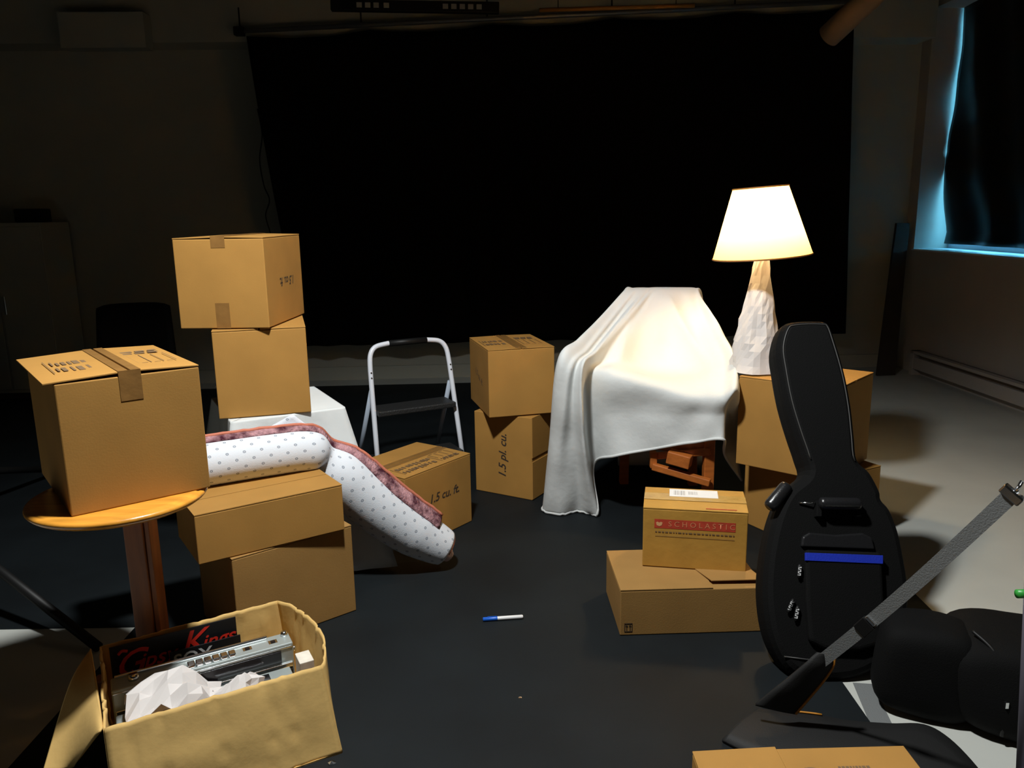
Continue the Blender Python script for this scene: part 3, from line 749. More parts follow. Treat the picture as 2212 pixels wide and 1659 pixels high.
    for i, r in enumerate(rows):
        rr = []
        for j, q in enumerate(r):
            s, t = j / (nc-1), max(0.0, (i - 12) / (nr - 13))
            amp = 0.010 * min(1, max(0, (t - 0.2) / 0.15))
            k = s * 60 + 10 * noise.noise(Vector((s * 3, t * 2.2, 7)))
            # slack folds sweeping across the seat from the backrest towards the right arm
            if 0.3 < t < 0.72 and s > 0.42:
                f_ = (1 - abs(math.sin(s * 13 - t * 5.5 + 0.4 * math.sin(t * 9)))) ** 1.6 + 0.35 * math.sin(s * 15 + t * 13 + 1) - 0.35
                e_ = math.sin(math.pi * (t - 0.3) / 0.42) * min(1, (s - 0.42) / 0.1)
                q = q + Vector((0, -0.055, 0.030)) * f_ * e_
            q = q + Vector((0, -amp * math.sin(k) * 0.35, amp * 0.2 * math.cos(k * 0.7)))
            q = q + Vector((0, -1, 0.3)) * 0.010 * noise.noise(Vector((q.x * 9, q.z * 7, 2))) * min(1, t * 3)
            if q.z < 0.006: q.z = 0.006 + 0.002 * (j % 3)
            rr.append(q)
        out.append(rr)
    o = MB().grid(out).build('dust_sheet', SHEET, smooth=True, solid=0.0025)
    tag(o, 'white sheet draped over the armchair and trailing to the floor', 'sheet')
    hem = [r for r in out[-1]]
    hm_ = MB().tube([q + Vector((0, -0.002, 0.004)) for q in hem], 0.006, 8).build('hem', SHEET, o, smooth=True)
covered_chair()

# ---------------------------------------------------------------- table lamp
def lamp():
    base = P(1635, 800, z=ZI + 0.3775)
    bx, by, bz = base
    bx, by = 1.035, 3.33
    root = thing('table_lamp', 'lit table lamp with tapered shade and paper-wrapped base on the big box', 'lamp', (bx, by, ZI + 0.376))
    z0 = 0.0
    # neck, base and bulb
    MB().lathe([(0.0, 0), (0.075, 0), (0.072, 0.02), (0.03, 0.05), (0.018, 0.30), (0.014, 0.555), (0.0, 0.555)], 24).build('stem', PLANK, root, smooth=True)
    # crumpled paper wrapped into a cone
    rows = []; nz, na = 16, 26; rnd = random.Random(4)
    for i in range(nz + 1):
        t = i / nz; z = 0.004 + 0.485 * t
        r = 0.090 * (1 - t) ** 1.05 + 0.026
        row = []
        for k in range(na + 1):
            a = 2 * math.pi * (k % na) / na
            q = Vector((math.cos(a), math.sin(a), 0))
            f_ = 1.2 * abs(noise.noise(Vector((q.x * 1.5 + 3, q.y * 1.5, z * 7)))) + 0.35 * abs(noise.noise(Vector((q.x * 3, q.y * 3 + 5, z * 14))))
            dd = (0.034 * f_ - 0.008) * (1 - 0.75 * t)
            # a diagonal wrap seam
            sd = math.sin(a * 1.0 + z * 9 - 0.6)
            dd += 0.007 * (1 if sd > 0.1 else 0) * (1 - t)
            rr = r - dd
            sh = Vector((-0.012 * (1 - t) , 0, 0))
            row.append(Vector((q.x * rr, q.y * rr, z)) + sh)
        rows.append(row)
    MB().grid(rows).build('paper_wrap', PAPER, root, solid=0.001)
    tilt = Matrix.Translation((-0.004, 0, 0.475)) @ Matrix.Rotation(R(-4.0), 4, 'Y')
    sm = bpy.data.materials.new('glowing_lampshade'); sm.use_nodes = True; nt = sm.node_tree; nt.nodes.clear()
    out = nt.nodes.new('ShaderNodeOutputMaterial'); ad = nt.nodes.new('ShaderNodeAddShader')
    tr = nt.nodes.new('ShaderNodeBsdfTranslucent'); tr.inputs[0].default_value = (0.80, 0.47, 0.16, 1)
    nt.links.new(tr.outputs[0], ad.inputs[0]); df = nt.nodes.new('ShaderNodeBsdfDiffuse'); df.inputs[0].default_value = (0.16, 0.14, 0.11, 1)
    nt.links.new(df.outputs[0], ad.inputs[1]); nt.links.new(ad.outputs[0], out.inputs[0])
    Hs, rb, rtp = 0.275, 0.196, 0.108
    MB().lathe([(rb, 0), (rtp, Hs)], 64, tilt).build('lamp_shade', sm, root, smooth=True)
    rim = lambda r, z: MB().tube([tilt @ Vector((r * math.cos(2*math.pi*k/64), r * math.sin(2*math.pi*k/64), z)) for k in range(64)], 0.0032, 6, closed=True)
    tm = mat('shade_trim', (0.35, 0.14, 0.03), 0.6)
    rim(rb, 0).build('shade_rim', tm, root, smooth=True); rim(rtp, Hs).build('shade_rim', tm, root, smooth=True)
    em2 = bpy.data.materials.new('bulb_glow'); em2.use_nodes = True; e = em2.node_tree.nodes['Principled BSDF']
    e.inputs['Emission Color'].default_value = (1, 0.72, 0.38, 1); e.inputs['Emission Strength'].default_value = 400
    bl = MB().lathe([(0.013, 0.085), (0.013, 0.105), (0.028, 0.135), (0.03, 0.16), (0.018, 0.19), (0, 0.195)], 20, tilt).build('bulb', em2, root, smooth=True)
    for k in range(3):
        a = 2*math.pi*k/3
        MB().tube([tilt @ Vector((0.012 * math.cos(a), 0.012 * math.sin(a), Hs - 0.02)), tilt @ Vector((rtp * math.cos(a), rtp * math.sin(a), Hs - 0.002))], 0.002, 6).build('shade_spoke', PLANK, root)
lamp()

# ---------------------------------------------------------------- guitar bag
def guitar_bag():
    base = Vector((0.93, 2.12, 0)); lean = math.atan2(0.50, 0.98)
    n = Vector((0, -math.cos(lean), math.sin(lean)))      # outward normal of the front face
    root = thing('guitar_bag', 'black nylon guitar bag with a blue stripe leaning on the lamp box', 'bag', tuple(base))
    pt = Vector((0, 2.10, 0))
    U = Vector((1, 0, 0)); V = Vector((0, math.sin(lean), math.cos(lean)))
    def pl(u, v):
        q = PP(u, v, pt, n) - pt; return (q.dot(U), q.dot(V))
    sil = [(1692, 703), (1715, 691), (1770, 689), (1795, 697), (1812, 740), (1832, 810), (1845, 880), (1852, 945), (1858, 992), (1884, 1018), (1906, 1058), (1910, 1078), (1928, 1100), (1946, 1145), (1958, 1200), (1968, 1265), (1966, 1330), (1945, 1395), (1905, 1440), (1845, 1468), (1770, 1472), (1712, 1455), (1680, 1415), (1660, 1360), (1651, 1290), (1653, 1225), (1663, 1160), (1680, 1100), (1704, 1056), (1742, 1022), (1735, 985), (1718, 935), (1698, 868), (1685, 800), (1679, 748)]
    out = [Vector((*pl(u, v), 0)) for u, v in sil]
    out = catmull(out, 4, closed=True)
    def inset(ps, d):
        m = len(ps); r = []
        for i in range(m):
            a, b = ps[(i-2) % m], ps[(i+2) % m]; t = (b - a).normalized()
            nn = Vector((t.y, -t.x, 0))   # outline runs clockwise: inward
            r.append(ps[i] + nn * d)
        return r
    vmin = min(q.y for q in out)
    W3 = lambda q, d: pt + U * q.x + V * (q.y) - n * d
    lift = Vector((0, 0, 0))
    rings = [(inset(out, 0.026), -0.004), (inset(out, 0.012), 0.003), (inset(out, 0.002), 0.022), (out, 0.045), (out, 0.085), (inset(out, 0.006), 0.11), (inset(out, 0.03), 0.122)]
    m = len(out); mb = MB(); vs = []; fs = []
    for r_, d in rings: vs += [W3(q, d) for q in r_]
    for i in range(len(rings) - 1):
        for k in range(m): l = (k+1) % m; fs.append((i*m+k, i*m+l, (i+1)*m+l, (i+1)*m+k))
    fs.append(tuple(range(m))); fs.append(tuple((len(rings)-1)*m + k for k in range(m-1, -1, -1)))
    zmin = min(q.z for q in vs)
    mb.add(vs, fs); mb.build('body', BLACKF, root, smooth=False, world=True)
    pr = inset(out, 0.019)
    # piping follows the front edge of the neck and shoulders
    neck = [W3(q, -0.0025) for q in pr]
    cut = pl(1760, 1000)[1]; k0 = next(i for i in range(m) if pr[i].y < cut)
    up_i = [i for i in range(m) if pr[i].y >= cut]
    st_ = next(i for i in up_i if (i - 1) % m not in up_i)
    sel = [neck[(st_ + i) % m] for i in range(len(up_i))]
    MB().tube(sel, 0.0022, 6).build('piping', PIPING, root, smooth=True, world=True)
    def on(u, v, d=0.0): q = Vector((*pl(u, v), 0)); return W3(q, -d)
    def slab(name, poly, d0, d1, mt, parent=root, bevel=0.004):
        k = len(poly); a = [on(u, v, d0) for u, v in poly]; b = [on(u, v, d1) for u, v in poly]
        return MB().add(a + b, [tuple(range(k-1, -1, -1)), tuple(range(k, 2*k))] + [(i, (i+1) % k, k+(i+1) % k, k+i) for i in range(k)]).build(name, mt, parent, world=(parent is root), bevel=bevel, seg=3)
    slab('front_pocket', [(1733, 1188), (1898, 1194), (1903, 1300), (1893, 1392), (1850, 1405), (1775, 1402), (1742, 1385), (1735, 1300)], 0.0, 0.028, BLACKF, bevel=0.012)
    slab('pocket_flap', [(1727, 1182), (1730, 1160), (1745, 1151), (1800, 1156), (1860, 1152), (1880, 1162), (1886, 1188)], 0.0, 0.016, BLACKL, bevel=0.006)
    slab('blue_stripe', [(1733, 1195), (1898, 1201), (1898, 1219), (1733, 1212)], 0.020, 0.031, BLUE, bevel=0.001)
    # carry handle: padded tube on two tabs
    a, b = on(1760, 1090, 0.035), on(1850, 1092, 0.035)
    MB().tube([a.lerp(b, t) for t in (0, 0.04, 0.1, 0.5, 0.9, 0.96, 1)], [0.008, 0.017, 0.019, 0.019, 0.019, 0.017, 0.008], 14).build('handle', BLACKL, root, smooth=True, world=True)
    for (u0, u1) in ((1757, 1768), (1842, 1853)):
        slab('handle_tab', [(u0, 1084), (u1, 1084), (u1, 1118), (u0, 1118)], 0.0, 0.03, BLACKF, bevel=0.002)
    a, b = on(1660, 1098, 0.0), on(1704, 1046, -0.01)
    MB().tube([a.lerp(b, t) for t in (0, 0.05, 0.15, 0.5, 0.85, 0.95, 1)], [0.010, 0.019, 0.021, 0.021, 0.021, 0.019, 0.010], 14).build('side_handle', BLACKL, root, smooth=True, world=True)
    # hardware ring, zip pulls with white lettering
    MB().tube([on(1724, 1087, 0.008), on(1756, 1088, 0.02)], 0.003, 8).build('strap_ring', CHROME, root, smooth=True, world=True)
    wp = mat('white_rubber_print', (0.8, 0.8, 0.8), 0.5)
    for (u, v, du, dv, s) in ((1724, 1224, -2, 20, 'smny'), (1708, 1298, -8, 20, 'chon'), (1719, 1314, -4, 22, 'chon')):
        a, b = on(u, v, 0.014), on(u + du, v + dv, 0.014)
        z_ = MB().tube([a + (a - b) * 0.25, a, b, b + (b - a) * 0.25], [0.003, 0.006, 0.006, 0.003], 8, flat=0.5).build('zip_pull', BLACKP, root, smooth=True, world=True)
        rnd = random.Random(u); mb = MB(); y_ = (a - b).normalized(); x_ = y_.cross(n).normalized()
        Ln = (b - a).length
        for k in range(5):
            M = frame(a.lerp(b, (k + 0.5) / 5) + n * 0.0035, x_, y_); h_ = Ln / 5 * 0.36; w_ = 0.0045
            mb.box((-w_, -h_, 0), (w_, -h_ * 0.2, 0.0006), M)
            mb.box((-w_ if k % 2 else w_ * 0.3, -h_, 0), (-w_ * 0.3 if k % 2 else w_, h_, 0.0006), M)
        mb.v = [v_ - base for v_ in mb.v]
        mb.build('white_mark', wp, z_)
    MB().tube([on(1693, 1418, 0.004), on(1740, 1424, 0.008), on(1800, 1428, 0.008)], 0.0022, 6).build('bottom_seam', PIPING, root, smooth=True, world=True)
guitar_bag()

# ---------------------------------------------------------------- marker and scraps on the floor
def marker():
    a, b = P(1043, 1338, z=0.010), P(1130, 1332, z=0.010)
    root = thing('marker_pen', 'white marker pen with a blue cap lying on the black floor', 'pen', (a.x, a.y, 0))
    d = (b - a)
    L_ = lambda t: a + d * t
    MB().tube([L_(0.0), L_(0.01), L_(0.34), L_(0.36)], [0.005, 0.0068, 0.0072, 0.0072], 14).build('cap', mat('blue_cap', (0.01, 0.12, 0.62), 0.35), root, smooth=True, world=True)
    MB().tube([L_(0.345), L_(0.36), L_(0.97), L_(0.985), L_(1.0)], [0.0065, 0.0067, 0.0067, 0.006, 0.004], 14).build('barrel', mat('white_pen_barrel', (0.85, 0.85, 0.85), 0.3), root, smooth=True, world=True)
    MB().box((0, -0.0015, 0.006), (0.03, 0.0015, 0.0085), frame(L_(0.12), d, (0, 1, 0))).build('clip', MATS['blue_cap'], root, world=True)
marker()
def scrap(name, u, v, s, mt, label, seed):
    rnd = random.Random(seed); q = P(u, v, z=0.004); mb = MB(); n = 7
    top = [Vector((s * math.cos(k * 0.9) * rnd.uniform(0.6, 1.2), s * 0.7 * math.sin(k * 0.9) * rnd.uniform(0.6, 1.2), rnd.uniform(0.3, 1) * s * 0.6)) for k in range(n)]
    bot = [Vector((t.x, t.y, 0)) for t in top]
    mb.add([t + Vector((q.x, q.y, 0.003)) for t in bot + top] + [Vector((q.x, q.y, 0.003 + s * 0.7))], [tuple(range(n-1, -1, -1))] + [(i, (i+1) % n, n+(i+1) % n, n+i) for i in range(n)] + [(n+i, n+(i+1) % n, 2*n) for i in range(n)])
    tag(mb.build(name, mt), label, 'scrap')
scrap('wood_chip', 1124, 1507, 0.006, mat('chip_wood', (0.45, 0.28, 0.15), 0.8), 'tiny pale chip lying alone on the black floor', 1)
scrap('foil_scrap', 716, 1649, 0.011, CHROME, 'small shiny foil scrap beside the open box corner', 2)

# ---------------------------------------------------------------- open box with a radio and records
def open_box():
    ZR = 0.225
    FL, FR_, BR, BL = [P(u, v, z=ZR) for u, v in ((225, 1574), (694, 1437), (599, 1298), (217, 1397))]
    root = thing('open_cardboard_box', 'worn open cardboard box in the left foreground holding a radio', 'box', (-0.79, 1.87, 0))
    ex = (FR_ - FL).normalized(); ey = (BL - FL).normalized()
    bFR = Vector((-0.453, 1.833, 0.002)) ; bFL = Vector((-0.906, 1.572, 0.002)); bBR = BR + ex * 0.02; bBR.z = 0.002; bBL = Vector((BL.x, BL.y, 0.002))
    rnd = random.Random(6)
    def wall(name, r0, r1, b0, b1, bow=0.0, dent=0.004, seed=0, rimsag=0.0, par=root):
        rows = []; nx, nz = 40, 22
        nrm = (r1 - r0).cross(Vector((0, 0, 1))).normalized()
        for i in range(nz + 1):
            t = i / nz; row = []
            for j in range(nx + 1):
                s = j / nx
                q = r0.lerp(r1, s).lerp(b0.lerp(b1, s), t)
                q = q + nrm * bow * math.sin(math.pi * s) ** 0.7 * (1 - t)
                e = min(s, 1 - s, 0.12) / 0.12
                crease = 0
                for cs in (0.08, 0.22, 0.47, 0.70, 0.80):
                    crease -= 0.006 * math.exp(-((s - cs - 0.02 * math.sin(t * 5)) / 0.008) ** 2)
                q = q + nrm * (dent * 1.5 * noise.noise(Vector((s * 4 + seed, t * 3, seed))) * e + crease * e)
                q.z += rimsag * (0.004 * noise.noise(Vector((s * 14, seed, 0)))) * (1 - t)
                row.append(q)
            rows.append(row)
        return MB().grid(rows).build(name, CARD3, par, smooth=True, solid=0.005, world=True)
    wall('wall', FL, FR_, bFL, bFR, seed=1, rimsag=1)
    wall('wall', FR_, BR, bFR, bBR, bow=0.055, seed=2, rimsag=1, dent=0.002)
    wall('wall', BR, BL, bBR, bBL, seed=3, rimsag=1, dent=0.002)
    wall('wall', BL, FL, bBL, bFL, seed=4, rimsag=1, dent=0.002)
    MB().hexa([bFL, bFR, bBR, bBL, *(q + Vector((0, 0, 0.005)) for q in (bFL, bFR, bBR, bBL))]).build('bottom', CARD3, root, world=True)
    # left flap folded outwards and down
    o0, o1 = P(90, 1672, z=0.09), P(158, 1662, z=0.10)
    o0 = BL + (-ex * 0.10 - ey * 0.10) + Vector((0, 0, -0.15)); 
    o0 = P(93, 1668, z=0.085); o1 = P(160, 1655, z=0.095)
    h0, h1 = P(197, 1402, z=ZR), P(223, 1574, z=ZR)
    rows = patch([[h0, h0.lerp(h1, 0.5), h1], [P(152, 1477, z=0.20), P(180, 1540, z=0.19), P(208, 1590, z=0.215)], [o0, P(128, 1664, z=0.09), o1]], 10, 12)
    MB().grid(rows).build('flap', CARD3, root, smooth=True, solid=0.005, world=True)
    inM = lambda x, y, z: FL + ex * x + ey * y + Vector((0, 0, z - ZR))   # x along the front, y towards the back, z height
    Wd, Dd = (FR_ - FL).length, (BL - FL).length
    def ib(x0, y0, z0, x1, y1, z1): return MB().hexa([inM(x0,y0,z0), inM(x1,y0,z0), inM(x1,y1,z0), inM(x0,y1,z0), inM(x0,y0,z1), inM(x1,y0,z1), inM(x1,y1,z1), inM(x0,y1,z1)])
    # records standing against the back wall
    def sleeve(x0, y0, ztop, label, side=0.315):
        rt_ = thing('record_sleeve', label, 'record', tuple(inM(x0 + side/2, y0, ztop - side + 0.0)), math.atan2(ex.y, ex.x), 'record sleeves in the open box')
        MB().box((-side/2, 0, max(0, 0.012 - (ztop - side))), (side/2, 0.004, side)).build('cover', mat('black_gloss_sleeve', (0.010, 0.010, 0.012), 0.35), rt_, bevel=0.0008)
        return rt_
    red = mat('red_lettering', (0.75, 0.03, 0.015), 0.5)
    s1 = sleeve(0.020, Dd - 0.024, 0.226, 'black record sleeve with red script lettering against the open box wall', 0.330)
    for txt, sz, xx, zz in (('G', 0.105, -0.125, 0.268), ('ipsy', 0.062, -0.053, 0.268), ('K', 0.100, 0.040, 0.283), ('ings', 0.060, 0.110, 0.276)):
        lettering('title_lettering', txt, sz, frame((xx, -0.001, zz), (1, 0, 0.03), (0, 0, 1)), red, s1, shear=0.4, bold=0.0008)
    # flourishes under and over the first letter
    fl1 = catmull([(-0.145, -0.001, 0.325-0.02), (-0.135, -0.001, 0.325-0.012), (-0.122, -0.001, 0.325-0.016)], 6)
    MB().tube(fl1, 0.004, 6, flat=1).build('flourish', red, s1)
    fl2 = catmull([(-0.150, -0.001, 0.205), (-0.135, -0.001, 0.222), (-0.118, -0.001, 0.238), (-0.115, -0.001, 0.250)], 6)
    MB().tube(fl2, [0.002 + 0.003 * math.sin(math.pi * k / (len(fl2)-1)) for k in range(len(fl2))], 6).build('flourish', red, s1)
    s2 = sleeve(0.165, Dd - 0.052, 0.182, 'black record sleeve with white capitals in front of the red lettered one', 0.190)
    lettering('title', 'SOX', 0.052, frame((-0.035, -0.001, 0.190 - 0.030), (1, 0, 0.0), (0, 0, 1)), mat('white_lettering', (0.6, 0.6, 0.6), 0.5), s2, bold=0.0008)
    # portable radio cassette player
    x0, x1, y0, y1, zt = 0.016, 0.478, 0.225, 0.292, 0.185
    rd = thing('portable_radio', 'silver portable radio cassette player lying upright in the open box', 'radio', tuple(inM((x0+x1)/2, (y0+y1)/2, 0.02)))
    rb = lambda mb, n, mt, par=rd, **k: mb.build(n, mt, rd, world=True, **k)
    rb(ib(x0, y0, 0.02, x1, y1, zt), 'body', SILVER, bevel=0.004)
    rb(ib(x0 + 0.03, y0 - 0.004, zt - 0.052, x1 - 0.035, y0, zt - 0.016), 'tuning_window', DARKG, bevel=0.001)
    rb(ib(x0 + 0.005, y0 - 0.006, zt - 0.068, x1 - 0.004, y0, zt - 0.056), 'chrome_trim', CHROME, bevel=0.002)
    rb(ib(x0 + 0.002, y0 - 0.002, zt - 0.012, x1 - 0.002, y0, zt - 0.008), 'chrome_trim', CHROME, bevel=0.001)
    rb(ib(x0 + 0.005, y0 - 0.006, 0.03, x0 + 0.15, y0, zt - 0.074), 'speaker_panel', mat('dark_grille', (0.03, 0.03, 0.03), 0.5, metal=0.5, bump=0.5, bscale=300), bevel=0.003)
    rb(ib(x1 - 0.15, y0 - 0.006, 0.03, x1 - 0.005, y0, zt - 0.074), 'speaker_panel', MATS['dark_grille'], bevel=0.003)
    rb(ib(x0 + 0.155, y0 - 0.007, 0.05, x1 - 0.155, y0, zt - 0.074), 'cassette_door', CHROME, bevel=0.003)
    for k in range(6):
        rb(ib(x0 + 0.185 + 0.021*k, y0 + 0.006, zt, x0 + 0.204 + 0.021*k, y0 + 0.032, zt + 0.010), 'key', CHROME, bevel=0.003)
    for xk in (x0 + 0.33, x0 + 0.40):
        rb(ib(xk, y0 + 0.02, zt, xk + 0.024, y0 + 0.04, zt + 0.0012), 'switch_plate', CHROME); rb(ib(xk + 0.006, y0 + 0.024, zt + 0.001, xk + 0.018, y0 + 0.036, zt + 0.003), 'switch', DARKG)
    rb(ib(x0 + 0.01, y1 - 0.012, zt, x1 - 0.06, y1 - 0.002, zt + 0.008), 'carry_handle', CHROME, bevel=0.003)
    for xk, yk, r in ((x0 + 0.055, y0 + 0.035, 0.014), (x1 - 0.014, y1 - 0.016, 0.010)):
        M = Matrix.Translation(inM(xk, yk, zt))
        rb(MB().lathe([(0, 0), (r, 0), (r, 0.006), (r * 0.8, 0.012), (0, 0.013)], 20, M), 'knob', CHROME, smooth=True)
    rb(MB().lathe([(0, 0), (0.008, 0), (0.008, 0.01), (0, 0.011)], 14, frame(inM(x1, y0 + 0.02, zt - 0.03), ey, (0, 0, 1))), 'side_knob', CHROME, smooth=True)
    # second deck in front of the radio, lower
    x0b, x1b, y0b, y1b, ztb = 0.02, 0.46, 0.135, 0.205, 0.128
    r2 = tag(ib(x0b, y0b, 0.02, x1b, y1b, ztb).build('cassette_deck', SILVER, bevel=0.004), 'lower silver deck between the radio and the crumpled paper', 'tape deck')
    for xa, xb_ in ((0.23, 0.40), (0.05, 0.2)):
        ib(xa, y0b + 0.012, ztb, xb_, y1b - 0.012, ztb + 0.002).build('deck_window', CHROME if xa > 0.2 else DARKG, r2, bevel=0.0006)
    # white carton
    w_ = ib(0.462, 0.07, 0.02, 0.500, 0.128, 0.205).build('white_carton', mat('white_card', (0.78, 0.72, 0.62), 0.6, var=0.1, vscale=40), bevel=0.002)
    tag(w_, 'small white carton wedged at the right end of the open box', 'carton')
    # crumpled wrapping paper
    def crumple(label, cx, cy, cz, sx, sy, h, seed, mt):
        rows = []; n = 7
        for i in range(n + 1):
            row = []
            for j in range(n + 1):
                a, b = j / n - 0.5, i / n - 0.5
                r = math.sqrt(a*a + b*b)
                cell = noise.noise(Vector((a * 3.2 + seed, b * 3.2, seed * 2))); c2 = abs(noise.noise(Vector((a * 5 + seed, b * 5, 3))))
                z = cz + h * (0.62 - 1.2 * r + 0.75 * cell + 0.3 * c2)
                row.append(inM(cx + a * sx + 0.02 * cell, cy + b * sy + 0.02 * noise.noise(Vector((b * 4, a * 4, seed))), z))
            rows.append(row)
        o = MB().grid(rows).build('crumpled_paper', mt, solid=0.0008)
        tag(o, label, 'paper')
    crumple('large crumpled white wrapping paper in the open box front corner', 0.165, 0.13, 0.178, 0.24, 0.18, 0.10, 1.7, PAPER)
    crumple('small crumpled white paper scrap beside the deck in the open box', 0.30, 0.055, 0.182, 0.12, 0.09, 0.05, 4.2, PAPER)
open_box()

# ---------------------------------------------------------------- backpack, strap and stand at the lower right
def superblob(mb, c, rx, ry, rz, yaw=0, n=24, m=16, e=0.55, nz=0.0, seed=0, tilt=None):
    M = Matrix.Translation(c) @ Matrix.Rotation(yaw, 4, 'Z')
    if tilt: M = M @ Matrix.Rotation(tilt, 4, 'X')
    sg = lambda x, p: math.copysign(abs(x) ** p, x)
    rows = []
    for i in range(m + 1):
        ph = -math.pi/2 + math.pi * i / m; row = []
        for k in range(n + 1):
            th = 2*math.pi*(k % n)/n
            q = Vector((rx * sg(math.cos(ph), e) * sg(math.cos(th), e), ry * sg(math.cos(ph), e) * sg(math.sin(th), e), rz * sg(math.sin(ph), e)))
            f_ = 1 + nz * noise.noise(q * 7 + Vector((seed, 0, 0)))
            q = M @ (q * f_)
            q.z = max(q.z, 0.002)
            row.append(q)
        rows.append(row)
    mb.grid(rows); return mb
def backpack():
    root = thing('backpack', 'black backpack slumped on the pale floor at the lower right', 'backpack', (1.35, 1.93, 0))
    b = lambda mb, n, mt: mb.build(n, mt, root, smooth=True, world=True)
    b(superblob(MB(), (1.40, 1.92, 0.13), 0.25, 0.16, 0.13, R(-20), 40, 24, 0.5, 0.10, 1), 'main_compartment', BLACKF)
    b(superblob(MB(), (1.12, 2.00, 0.13), 0.13, 0.10, 0.13, R(-20), 32, 20, 0.5, 0.12, 2), 'top_compartment', BLACKF)
    b(superblob(MB(), (1.47, 1.74, 0.10), 0.20, 0.10, 0.10, R(-30), 32, 20, 0.6, 0.08, 5), 'front_pocket', BLACKF)
    zp = catmull([(1.20, 1.93, 0.262), (1.225, 1.87, 0.235), (1.235, 1.835, 0.17), (1.235, 1.82, 0.10), (1.235, 1.82, 0.03)], 8)
    MB().tube(zp, 0.005, 6).build('zipper', BLACKP, root, smooth=True, world=True)
    MB().box((-0.004, -0.004, -0.004), (0.004, 0.004, 0.012), Matrix.Translation((1.232, 1.812, 0.12))).build('zip_pull', CHROME, root, world=True)
backpack()
def ribbon(mb, pts, width_dir, w, th=0.003):
    # flat band along pts; w may vary
    m = len(pts); ww = w if isinstance(w, list) else [w]*m
    wd = [Vector(x).normalized() for x in (width_dir if isinstance(width_dir, list) else [width_dir]*m)]
    vs = []
    for i, q in enumerate(pts):
        t = (pts[min(i+1, m-1)] - pts[max(i-1, 0)]).normalized()
        d = (wd[i] - t * wd[i].dot(t)).normalized(); nn = t.cross(d)
        for s, u in ((-1, -1), (1, -1), (1, 1), (-1, 1)):
            vs.append(q + d * s * ww[i]/2 + nn * u * th/2)
    fs = [(3, 2, 1, 0), tuple(4*(m-1) + k for k in range(4))]
    for i in range(m-1):
        for k in range(4):
            l = (k+1) % 4; fs.append((i*4+k, i*4+l, (i+1)*4+l, (i+1)*4+k))
    return mb.add(vs, fs)
def strap():
    top = P(2182, 1072, y=1.52); bot = P(1770, 1432, y=1.86)
    root = thing('shoulder_strap', 'grey webbing shoulder strap with orange-piped pad hooked to the stand', 'strap', (bot.x, bot.y, 0))
    ax = (top - bot).normalized(); vw = (bot.lerp(top, 0.5) - Vector((0, 0, CAM_H))).normalized()
    wd = ax.cross(vw).normalized()
    if wd.z < 0: wd = -wd
    ptsw = [bot.lerp(top, k / 20) + Vector((0, 0, -0.012 * math.sin(math.pi * k / 20))) for k in range(21)]
    ribbon(MB(), ptsw, wd, 0.031).build('webbing', GREYW, root, world=True)
    M = frame(ptsw[6], top - bot, wd)
    MB().box((-0.03, -0.018, -0.006), (0.012, 0.018, 0.006), M).build('slider', BLACKP, root, world=True, bevel=0.002)
    MB().box((0.014, -0.012, -0.005), (0.024, 0.014, 0.007), M).build('buckle', CHROME, root, world=True, bevel=0.002)
    # padded part: a tapering flat pad whose right edge carries orange piping
    rt_ = [P(u, v, y=yy) for u, v, yy in ((1796, 1408, 1.86), (1803, 1420, 1.86), (1800, 1440, 1.86), (1780, 1470, 1.87), (1750, 1506, 1.88), (1720, 1541, 1.89))]
    lf_ = [P(u, v, y=yy) for u, v, yy in ((1766, 1410, 1.86), (1752, 1420, 1.86), (1738, 1434, 1.86), (1705, 1462, 1.87), (1668, 1492, 1.88), (1632, 1522, 1.90))]
    rt_, lf_ = catmull(rt_, 5), catmull(lf_, 5)
    rows = [[a.lerp(b, k / 6) + Vector((0, -1, 0.4)) * 0.010 * math.sin(math.pi * k / 6) for k in range(7)] for a, b in zip(lf_, rt_)]
    MB().grid(rows).build('shoulder_pad', PADF, root, smooth=True, solid=0.009, world=True)
    MB().tube([q - vw * 0.010 for q in rt_], 0.0034, 6).build('piping', ORANGE, root, smooth=True, world=True)
    # lower run of the pad lies on the floor and turns towards the backpack
    up_ = [P(u, v, z=0.014) for u, v in ((1640, 1535), (1690, 1539), (1760, 1546), (1830, 1559), (1920, 1566), (1995, 1568), (2050, 1598), (2110, 1660), (2150, 1720))]
    dn_ = [P(u, v, z=0.010) for u, v in ((1560, 1600), (1610, 1625), (1680, 1650), (1750, 1680), (1830, 1700), (1900, 1710), (1950, 1730), (2000, 1770), (2050, 1820))]
    up_, dn_ = catmull(up_, 5), catmull(dn_, 5)
    rows = [[a.lerp(b, k / 6) + Vector((0, 0, 0.012 * math.sin(math.pi * k / 6))) for k in range(7)] for a, b in zip(up_, dn_)]
    MB().grid(rows).build('shoulder_pad', PADF, root, smooth=True, solid=0.010, world=True)
    MB().tube([q + Vector((0, -0.004, 0.009)) for q in up_[4:12]], 0.0028, 6).build('piping', ORANGE, root, smooth=True, world=True)
    M = frame(top, top - bot, wd)
    MB().box((-0.005, -0.022, -0.008), (0.016, 0.022, 0.008), M).build('snap_hook', CHROME, root, world=True, bevel=0.003)
    q = top + (top - bot).normalized() * 0.016
    MB().tube([q, q + Vector((0.010, 0.0, 0.020)), q + Vector((0.022, 0.0, 0.016)), q + Vector((0.026, 0.0, -0.006))], 0.004, 8).build('hook_gate', CHROME, root, smooth=True, world=True)
strap()
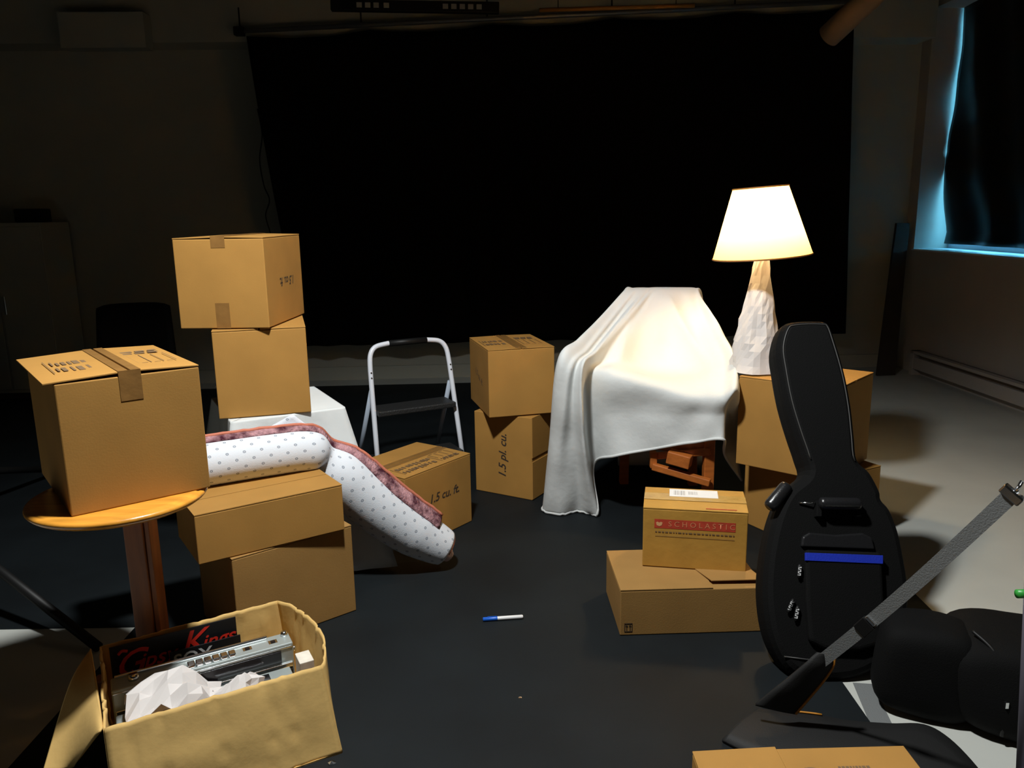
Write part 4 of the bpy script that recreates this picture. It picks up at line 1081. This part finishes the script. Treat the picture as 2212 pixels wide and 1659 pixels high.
def grey_post():
    q = P(2211, 1250, y=1.52)
    root = thing('equipment_stand', 'grey metal stand post at the right picture edge holding the strap', 'stand', (q.x + 0.008, q.y, 0))
    gm = mat('grey_violet_metal', (0.16, 0.15, 0.19), 0.4, metal=0.4)
    MB().tube([(0.06, 0, 0.01), (0, 0, 0.80)], 0.018, 16).build('column', gm, root, smooth=True)
    MB().tube([(0, 0, 0.79), (0, 0, 0.83)], 0.024, 16).build('collar', CHROME, root, smooth=True)
    MB().tube([(0.012, -0.006, 0.58), (-0.022, -0.006, 0.58)], 0.009, 12).build('knob', mat('green_knob', (0.03, 0.30, 0.04), 0.4), root, smooth=True)
    MB().lathe([(0, 0), (0.12, 0), (0.12, 0.010), (0.02, 0.018), (0, 0.018)], 36, Matrix.Translation((0.06, 0, 0))).build('base', gm, root, smooth=True)
grey_post()

# ---------------------------------------------------------------- tripod stand leg at the left
def tripod():
    foot = P(212, 1398, z=0.018)
    root = thing('light_stand', 'black light stand with one leg reaching in from the left edge', 'stand', (-2.45, 2.97, 0))
    c = Vector((-2.45, 2.97, 0))
    MB().tube([c + Vector((0, 0, 0.1)), c + Vector((0, 0, 1.9))], 0.016, 12).build('column', BLACKP, root, smooth=True, world=True)
    MB().tube([c + Vector((0, 0, 0.36)), c + Vector((0, 0, 0.44))], 0.028, 12).build('collar', BLACKP, root, smooth=True, world=True)
    d0 = foot - c; d0.z = 0
    for k in range(3):
        d = Matrix.Rotation(R(120*k), 3, 'Z') @ d0
        MB().tube([c + Vector((0, 0, 0.40)) + d * 0.02, c + d + Vector((0, 0, 0.018))], 0.017, 10).build('leg', BLACKP, root, smooth=True, world=True)
tripod()

# ---------------------------------------------------------------- dim things along the back-left wall
def dark_chair():
    c = Vector((-2.32, 4.85, 0))
    root = thing('office_chair', 'black chair in the dark behind the left box stack', 'chair', tuple(c), R(14))
    mb = MB(); rows = []
    for i in range(9):
        t = i / 8; row = []
        for j in range(13):
            s = j / 12 - 0.5
            row.append(Vector((s * (0.46 - 0.04 * t), 0.20 - 0.05 * (2*s)**2 + 0.06 * t, 0.46 + 0.375 * t - 0.02 * (abs(2*s) ** 6) * (t > 0.9))))
        rows.append(row)
    mb.grid(rows).build('backrest', BLACKF, root, smooth=True, solid=0.03)
    superblob(MB(), (0, 0, 0.44), 0.24, 0.23, 0.035, 0, 28, 12, 0.4).build('seat', BLACKF, root, smooth=True)
    for sx in (-1, 1):
        MB().tube([(sx*0.21, 0.22, 0.0), (sx*0.21, 0.20, 0.44), (sx*0.20, 0.24, 0.80)], 0.012, 8).build('leg', BLACKP, root, smooth=True)
        MB().tube([(sx*0.21, -0.20, 0.0), (sx*0.21, -0.18, 0.42)], 0.012, 8).build('leg', BLACKP, root, smooth=True)
dark_chair()
def cabinet():
    q = RM @ Vector((-7.2, -0.25, 0))
    root = thing('metal_cabinet', 'pale low cabinet in the dark at the far left wall', 'cabinet', tuple(q), TH)
    MB().box((-0.36, -0.22, 0.05), (0.36, 0.22, 1.34)).build('body', WALL, root, bevel=0.006)
    MB().box((-0.36, -0.20, 0.0), (0.36, 0.20, 0.05)).build('plinth', PLANK, root)
    for s in (-1, 1):
        dr = MB().box((s*0.18 - 0.172, -0.232, 0.08), (s*0.18 + 0.172, -0.221, 1.31)).build('door', WALL, root, bevel=0.003)
        MB().box((s*0.035 - 0.008, -0.245, 0.66), (s*0.035 + 0.008, -0.232, 0.80)).build('handle', CHROME, dr, bevel=0.003)
    b = MB().box((-0.10, -0.08, 0), (0.10, 0.08, 0.10)).build('small_case', BLACKP, bevel=0.01)
    b.location = q + Vector((0.21, 0, 1.3405)); tag(b, 'small black case on top of the pale cabinet', 'case')
cabinet()
